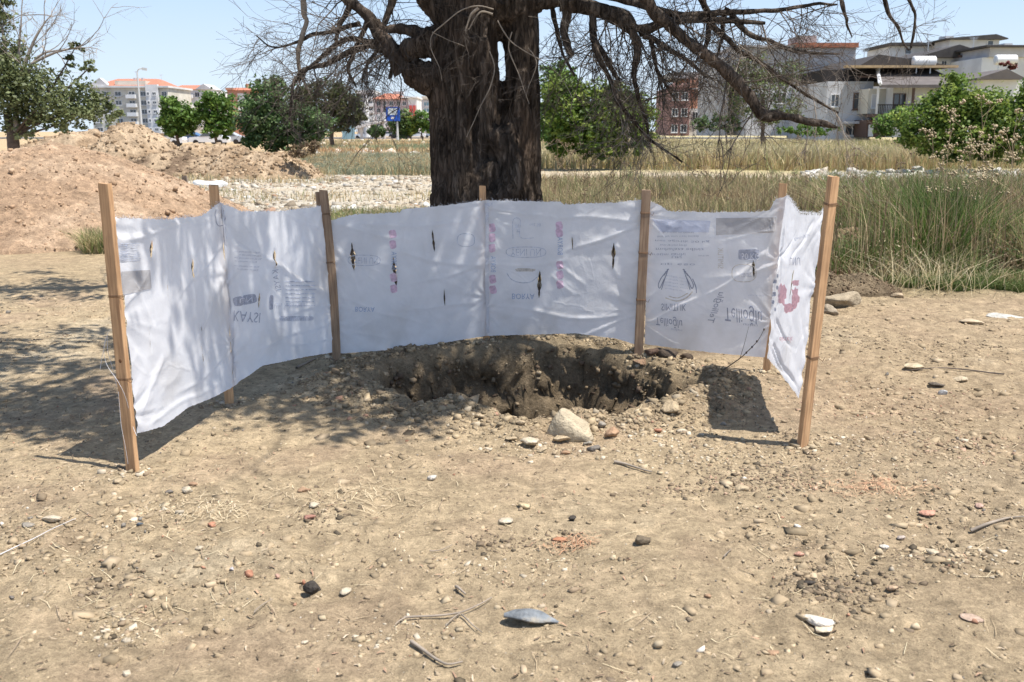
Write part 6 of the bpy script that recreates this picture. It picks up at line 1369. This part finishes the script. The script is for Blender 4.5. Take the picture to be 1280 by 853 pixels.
# blocks seen left of the trunk
b = Bld('apartment_block', 'grey and white stepped apartment block with balconies beyond the footbridge', 290, 14, cx=458)
b.box('wall', 447, 468.5, 117, 175, M_greyw); b.box('roof_slab', 446, 469, 113, 116.9, M_white, -.6, 14.5)
for z in range(5): b.balcony(459.5, 468, 121+z*8.5, 124.5+z*8.5); b.window(461, 467, 118+z*8.5, 123+z*8.5, 1); b.window(449, 455, 119+z*8.5, 123+z*8.5, 1)
b = Bld('apartment_block', 'pinkish apartment block with red corner panel and pink roof by the billboard', 270, 15, cx=496)
b.box('wall', 469.5, 511, 124, 175, M_pinkw); b.box('corner_wall', 511.1, 522, 123, 175, M_white, -.4, 14); b.hip('roof', 470, 505, 124, 116, M_tile, .7, .3); b.box('roof_house', 490, 502, 113.5, 117, M_greyw, 5, 9); b.box('roof_slab', 503, 523, 121, 122.9, M_white, -.8, 14.5)
for i in (0, 1): b.box('red_panel', 512.5+i*4.6, 516+i*4.6, 132, 148, M_red, -.7, -.403)
for z in range(4):
    for x in (472, 480, 488, 497, 504): b.window(x, x+4.5, 127+z*9, 132+z*9, 1)
b = Bld('office_block', 'blue-grey glass fronted block just left of the old trunk', 300, 12, cx=534)
b.box('wall', 524, 546, 124, 175, M_lgrey); b.box('roof_slab', 528, 547, 120.5, 123.9, M_cream, -.6, 12.5)
for z in range(5): b.window(530, 544, 127+z*8, 133+z*8, 3, wm=M_blue)
# the right: red brick block
b = Bld('brick_block', 'red and dark brick block with pale top storey between bush and limb', 118, 12, cx=868)
b.box('wall', 859, 906, 98, 170, M_brickr); b.box('dark_wing', 834, 858.8, 110, 170, M_brickd, -1.2, 10); b.box('top_storey', 838, 880, 90, 97.8, M_conc, .6, 11) ; b.box('lower_wall', 859.2, 895, 136, 170, M_white, -.25, -.004)
for i in (0, 1): b.gable('dormer', 835+i*12, 845+i*12, 110, 104, M_brickd, .1, .5, -1.25, 2)
for z in range(3):
    for x in (836.5, 848): b.window(x, x+8, 116+z*20, 126+z*20, 1, y=-1.2)
b.window(876, 884, 116, 126, 1); b.window(888, 896, 116, 126, 1); b.window(864, 871, 140, 152, 1, y=-.25); b.window(846, 851, 92, 97, 0, y=.6)
for x in range(842, 900, 6): b.box('roof_post', x, x+1, 84, 89.8, M_conc, 3, 3.3)
b.box('concrete_floor_band', 858, 907, 110, 112, M_conc, -.2, -.004)
# big blank concrete block
b = Bld('concrete_block', 'large blank grey wall building with rusty roof edge above the limb', 100, 14, cx=985)
b.box('wall', 914, 1062, 60, 92, M_conc); b.box('left_wing', 898, 913.8, 70, 170, M_greyw, 2, 12); b.box('rusty_edge', 985, 1063.5, 54, 59.8, M_rust, -.4, 14.4); b.box('roof_slab', 912, 984.8, 57, 59.8, M_conc, -.3, 14.2)
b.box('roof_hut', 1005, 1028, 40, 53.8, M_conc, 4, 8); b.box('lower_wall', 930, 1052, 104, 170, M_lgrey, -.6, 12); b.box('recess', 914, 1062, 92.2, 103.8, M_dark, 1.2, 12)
b.window(942, 952, 116, 130, 1, y=-.6); b.window(966, 978, 116, 130, 1, y=-.6); b.window(996, 1010, 116, 130, 1, y=-.6)
for x in (930, 990, 1050): b.box('pillar', x, x+3, 92.2, 103.8, M_conc, -.3, .3)
# house with porch and balcony
b = Bld('terraced_house', 'white two-storey house with dark roof terrace and dark windows', 88, 12, cx=1085)
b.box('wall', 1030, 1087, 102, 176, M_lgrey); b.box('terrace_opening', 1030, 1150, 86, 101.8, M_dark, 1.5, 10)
b.gable('roof', 1062, 1172, 86, 70, M_droof, .2, .2, -1.5); b.box('roof_edge', 1040, 1175, 84, 87, mat('yellowish_edge', (.42, .30, .17), .8, .2, 3), -2.4, -1.75)
b.box('terrace_post', 1086, 1087.5, 84, 104, M_metal, -1.2, -1.05); b.box('terrace_beam', 1062, 1150, 96, 98, M_dframe, -1.2, -1.0)
b.window(1063, 1086, 116, 137, 2, fr=M_dframe); b.window(1055, 1074, 156, 170, 1); b.box('shade_awning', 1050, 1078, 152, 155, M_lgrey, -1.3, -.17)
b.window(1035, 1046, 118, 134, 1)
for x in (1098, 1118, 1136): b.box('terrace_clutter', x, x+6, 92, 101.7, M_rust if x == 1118 else M_conc, .2, 1.2)
b = Bld('balcony_house', 'house with grey pitched roof, balcony and dark door in front of the terraced house', 84, 7, cx=1140)
b.box('wall', 1112, 1180, 110, 172, M_white); b.box('balcony_back_wall', 1090, 1111.8, 110, 142, M_cream, 1.6, 6.5)
x0, x1 = b.X(1086), b.X(1190); zb, zt = b.Zp(111), b.Zp(90); mb = MB(); mb.add([(x0, -1.6, zb), (x1, -1.6, zb), (x1, 8, zt+1), (x0+3.0, 8, zt+1), (x0, -1.6, zb+.25), (x1, -1.6, zb+.25), (x1, 8, zt+1.25), (x0+3.0, 8, zt+1.25)], [(3, 2, 1, 0), (4, 5, 6, 7), (0, 1, 5, 4), (1, 2, 6, 5), (2, 3, 7, 6), (3, 0, 4, 7)]); mb.build('roof', M_groof, b.e)
mb = MB(); mb.bar((x0, -1.7, zb+.3), (x0+3.0, 7.9, zt+1.45), .25, .2); mb.build('roof_trim', M_frame, b.e)
b.box('balcony_floor', 1088, 1135, 143, 146.5, M_dframe, -1.2, 1.5); r = MB()
for i in range(22): xx = b.X(1089+i*2.1); r.box(xx, xx+.05, -1.2, -1.15, b.Zp(142.9), b.Zp(132))
r.box(b.X(1088), b.X(1135), -1.25, -1.1, b.Zp(132), b.Zp(131)); o = r.build('railing', M_dark, b.e)
b.box('corner_post', 1087, 1089, 111, 143, M_white, -1.1, -.9); b.box('post', 1130, 1132.5, 111, 131, M_dframe, -1.1, -.9)
b.window(1094, 1103, 117, 135, 0, y=1.6, wm=M_lgrey); b.window(1112.5, 1128, 117, 142, 1, fr=M_dframe); b.box('lower_wall', 1087, 1111.8, 150, 172, M_dframe, 1, 6); b.box('door', 1090, 1096, 156, 171, M_frame, .88, .997)
# roofs behind
b = Bld('roof_tower', 'small white stair tower with flat dark roof between the hill houses', 125, 8, cx=1130)
b.box('wall', 1104, 1156, 58, 120, M_lgrey); b.box('roof_slab', 1101, 1160, 54, 57.8, M_droof, -.8, 8.6); b.window(1122, 1130, 60, 68, 0); b.box('chimney', 1147, 1151, 50, 53.8, M_white, 2, 3)
b = Bld('roof_tower', 'larger white stair tower with sloping dark roof above the right houses', 120, 9, cx=1205)
b.box('wall', 1176, 1237, 50, 120, M_lgrey); b.gable('roof', 1176, 1237, 49.8, 43.5, M_droof, .7, .8); b.box('chimney', 1184, 1194, 42, 47, M_white, 3, 5); b.window(1222, 1230, 50.5, 57, 0)
b = Bld('hill_house', 'white house with dark gabled roof and brown panel at the upper right', 105, 12, cx=1190)
b.box('wall', 1148, 1186, 73, 150, M_white); b.gable('roof', 1140, 1226, 73, 57, M_droof, .3, .5, -.8); b.window(1168, 1175, 76, 84, 1); b.box('brown_panel', 1186.2, 1218, 73.5, 92, M_dframe, -.6, 3); b.box('panel_roof', 1182, 1220, 70.5, 73.2, M_dframe, -1.6, 3)
b = Bld('hill_house', 'white house with long sloping grey roof at the right edge', 98, 12, cx=1250)
b.box('wall', 1218, 1300, 72, 150, M_white); b.box('roof_slab', 1224, 1310, 60, 71.8, M_greyw, -.4, 11); b.box('roof_edge', 1216, 1312, 57.5, 59.8, M_droof, -1, 12.5); b.window(1272, 1279, 74, 84, 0); b.box('chimney', 1256, 1266, 52, 57.3, M_white, 2, 4)
b = Bld('hill_house', 'low house with pale pitched roof behind the yellow-green bush', 80, 8, cx=1250)
b.box('wall', 1215, 1300, 100, 150, M_white); b.gable('roof', 1215, 1262, 100, 87, M_groof, .3, .6, -.5)
def tank(px, py, Y):
    c = P(px, py, Y); e = empty('water_tank', c, 'round white rooftop water tank above the grey house', 'water tank'); a = np.array([(-.9, 0, 0), (.9, 0, 0)]); tubes('barrel', [(a, .45, 16)], M_frame, e)
    v, f = ICO2; [mk('end_cap', v*np.array([.12, .45, .45])+np.array([s_*.9, 0, 0]), f, M_frame, e, True) for s_ in (-1, 1)]
    mb = MB(); [mb.bar((s_*.6, 0, -1.0), (s_*.6, 0, -.3), .08, .08) for s_ in (-1, 1)]; mb.bar((-.7, 0, -.45), (.7, 0, -.45), .1, .1); mb.build('stand', M_metal, e)
tank(1155, 77, 86); tank(1257, 75, 92); bpy.data.objects['water_tank.001']['label'] = 'white rooftop water tank at the far right house'
bush('climbing_plant', 'dark red climbing plant under the far right roof tank', 'plant', 78, [(1258, 83, 9, 5), (1268, 84, 6, 4)], 500, .2, [(.10, .02, .02), (.2, .05, .05), (.12, .08, .04)])

# ---------------------------------------------------------------- street things on the left
def pole(name, px, pyt, Y, r, label, cat, m, arm=None):
    b = np.array([P(px, 170, Y)[0], Y, 0.]); t = P(px, pyt, Y)[2]; e = empty(name, b, label, cat); v, f = tube_arr([(0, 0, 0), (0, 0, t*.5), (0, 0, t)], [r*1.3, r, r*.7], 10); mk('pole', v, f, m, e, True)
    mb = MB(); mb.box(-r*2, r*2, -r*2, r*2, 0, .3); mb.build('base', M_conc, e)
    if arm:
        p = smooth_pts([(0, 0, t), (arm*.3, 0, t+.35), (arm, 0, t+.4)], 8); tubes('arm', [(p, r*.6, 6)], m, e); mb = MB(); mb.bar((arm*.8, 0, t+.38), (arm*1.6, 0, t+.3), .35, .18); mb.build('lamp_head', M_metal, e)
    return e, t
pole('street_lamp', 178, 90, 130, .13, 'grey street lamp in front of the cream apartment block', 'street lamp', M_metal, .8)
pole('column', 459, 123, 200, .55, 'thick white column rising beside the footbridge ramp', 'column', M_white)
e, t = pole('billboard', 497, 152, 140, .15, 'blue roadside billboard with pale screen near the old trunk', 'billboard', M_metal)
k = 140/F
mb = MB(); mb.box(-13*k, 3.6*k, -.35, -.16, P(0, 151.5, 140)[2], P(0, 134, 140)[2]); pn = mb.build('panel', mat('billboard_blue', (.02, .10, .50), .5, .08), e)
mb = MB(); mb.box(-10.6*k, .4*k, -.40, -.353, P(0, 144, 140)[2], P(0, 135.5, 140)[2]); mb.build('screen', mat('pale_screen', (.55, .62, .66), .4, .06), pn)
mb = MB(); mb.box(-7*k, -3*k, -.38, -.353, P(0, 149, 140)[2], P(0, 146.5, 140)[2]); mb.build('white_mark', M_frame, pn)
# footbridge ramp
e = empty('footbridge_ramp', (P(455, 170, 190)[0], 190, 0), 'pale steel footbridge ramp rising towards the trunk', 'footbridge'); k = 190/F
A0 = np.array([-24*k, 0, P(0, 164, 190)[2]]); A1 = np.array([26*k, 0, P(0, 150, 190)[2]]); mb = MB(); mb.bar(tuple(A0), tuple(A1), .5, 2.2); mb.build('deck', M_lgrey, e)
for s_ in (-1, 1):
    mb = MB(); mb.bar(tuple(A0+[0, s_*1.0, 1.3]), tuple(A1+[0, s_*1.0, 1.3]), .15, .1)
    for i in range(16): q = A0+(A1-A0)*i/15+np.array([0, s_*1.0, .1]); mb.bar(tuple(q), tuple(q+[0, 0, 1.2]), .08, .08)
    mb.build('railing', M_metal, e)
for i in range(4):
    q = A0+(A1-A0)*(i+.7)/4; mb = MB(); mb.box(q[0]-.25, q[0]+.25, -.25, .25, 0, q[2]-.3); mb.build('pier', M_lgrey, e)
mb = MB(); mb.box(-25*k, -10*k, -1.5, -1.3, 0, 3.2); mb.build('side_panel', M_blue, e)
mb = MB(); mb.box(24.5*k, 26*k, -.4, .4, 0, P(0, 145, 190)[2]); mb.build('end_post', M_lgrey, e)
# cars on the road
def car(px, Y, label, colm, L_=4.3, flip=1):
    b = (P(px, 170, Y)[0], Y, 0.0); e = empty('parked_car', b, label, 'car', 'cars along the far road'); h = L_/2
    prof = [(-h, .35), (-h, .75), (-h*.93, .88), (-h*.45, .95), (-h*.22, 1.38), (h*.35, 1.42), (h*.72, 1.02), (h*.97, .92), (h, .6), (h*.98, .32)]; prof = [(x*flip, z) for x, z in prof]
    if flip > 0: prof = prof[::-1]
    mb = MB(); mb.prism(prof, -.85, .85); mb.build('body', colm, e)
    gp = [(-h*.42, .97), (-h*.22, 1.32), (h*.33, 1.36), (h*.62, 1.02)]; gp = [(x*flip, z) for x, z in gp]
    if flip > 0: gp = gp[::-1]
    mb = MB(); mb.prism(gp, -.87, .87); mb.build('side_window', M_glass, e)
    for wx in (-h*.62, h*.62):
        for wy in (-.78, .78):
            v, f = tube_arr([(wx, wy-.1, .31), (wx, wy+.1, .31)], .31, 14); n = len(v); v = np.concatenate([v, [(wx, wy-.1, .31), (wx, wy+.1, .31)]]); ff = [tuple(q) for q in f]+[(j, (j+1) % 14, n) for j in range(14)]+[(14+(j+1) % 14, 14+j, n+1) for j in range(14)]; mk('wheel', v, ff, M_dark, e)
    for s_ in (-.6, .6):
        mb = MB(); mb.box(h*flip*.995-.04, h*flip*.995+.04, s_-.15, s_+.15, .62, .75); mb.build('headlight', M_frame, e)
def paint(n, c): return mat(n, c, .3, .03, 1, spec=.6)
P_b, P_w, P_s, P_bl = paint('black_paint', (.02, .02, .025)), paint('white_paint', (.75, .76, .78)), paint('silver_paint', (.45, .47, .5)), paint('blue_paint', (.05, .12, .25))
car(500, 205, 'black hatchback on the far road below the blue billboard', P_b, flip=1); car(455, 210, 'white car at the left end of the footbridge ramp', P_w); car(520, 215, 'white car between the black one and the trunk', P_w); car(486, 222, 'white car half behind the black hatchback', P_w); car(541, 225, 'silver car against the old trunk', P_s)
car(262, 110, 'white car under the right street tree', P_w); car(235, 112, 'dark blue car between the two street trees', P_bl); car(283, 118, 'silver car behind the earth mound right of the white one', P_s)
car(203, 105, 'white van-like car left of the first street tree', P_w, 4.8)
def road():
    v = [(-400, 196, .06), (60, 196, .06), (60, 236, .06), (-400, 236, .06)]; o = mk('road', v, [(0, 1, 2, 3)], mat('asphalt', (.10, .10, .10), .9, .15, 1)); tag(o, kind='structure')
road()

# aerials and wires on the roofs
def aerial(name_e, x, y, z, h, w=.9):
    e = bpy.data.objects[name_e]; mb = MB(); mb.bar((x, y, z-.3), (x, y, z+h), .05, .05)
    for i in range(4): mb.bar((x-w*.5+.06*i, y, z+h-.12*i-.003*i), (x+w*.5-.06*i, y, z+h-.12*i-.003*i), .03, .03)
    mb.build('aerial', M_metal, e)
for n_, px, pt, y_, h_ in (('apartment_block', 158, 96, 6, 1.6), ('apartment_block', 190, 99, 6, 1.4), ('apartment_block.003', 486, 113, 6, 2.0), ('apartment_block.003', 498, 112, 7, 2.2), ('concrete_block', 1040, 54, 6, 1.5), ('terraced_house', 1110, 72, 6, 1.3), ('roof_tower.001', 1200, 46, 4, 1.4), ('hill_house', 1180, 60, 4, 1.2), ('hill_house.001', 1240, 58, 4, 1.3)):
    e = bpy.data.objects[n_]; Y = e.location[1]; q = P(px, pt, Y); aerial(n_, q[0]-e.location[0], y_, q[2]-.1, h_)
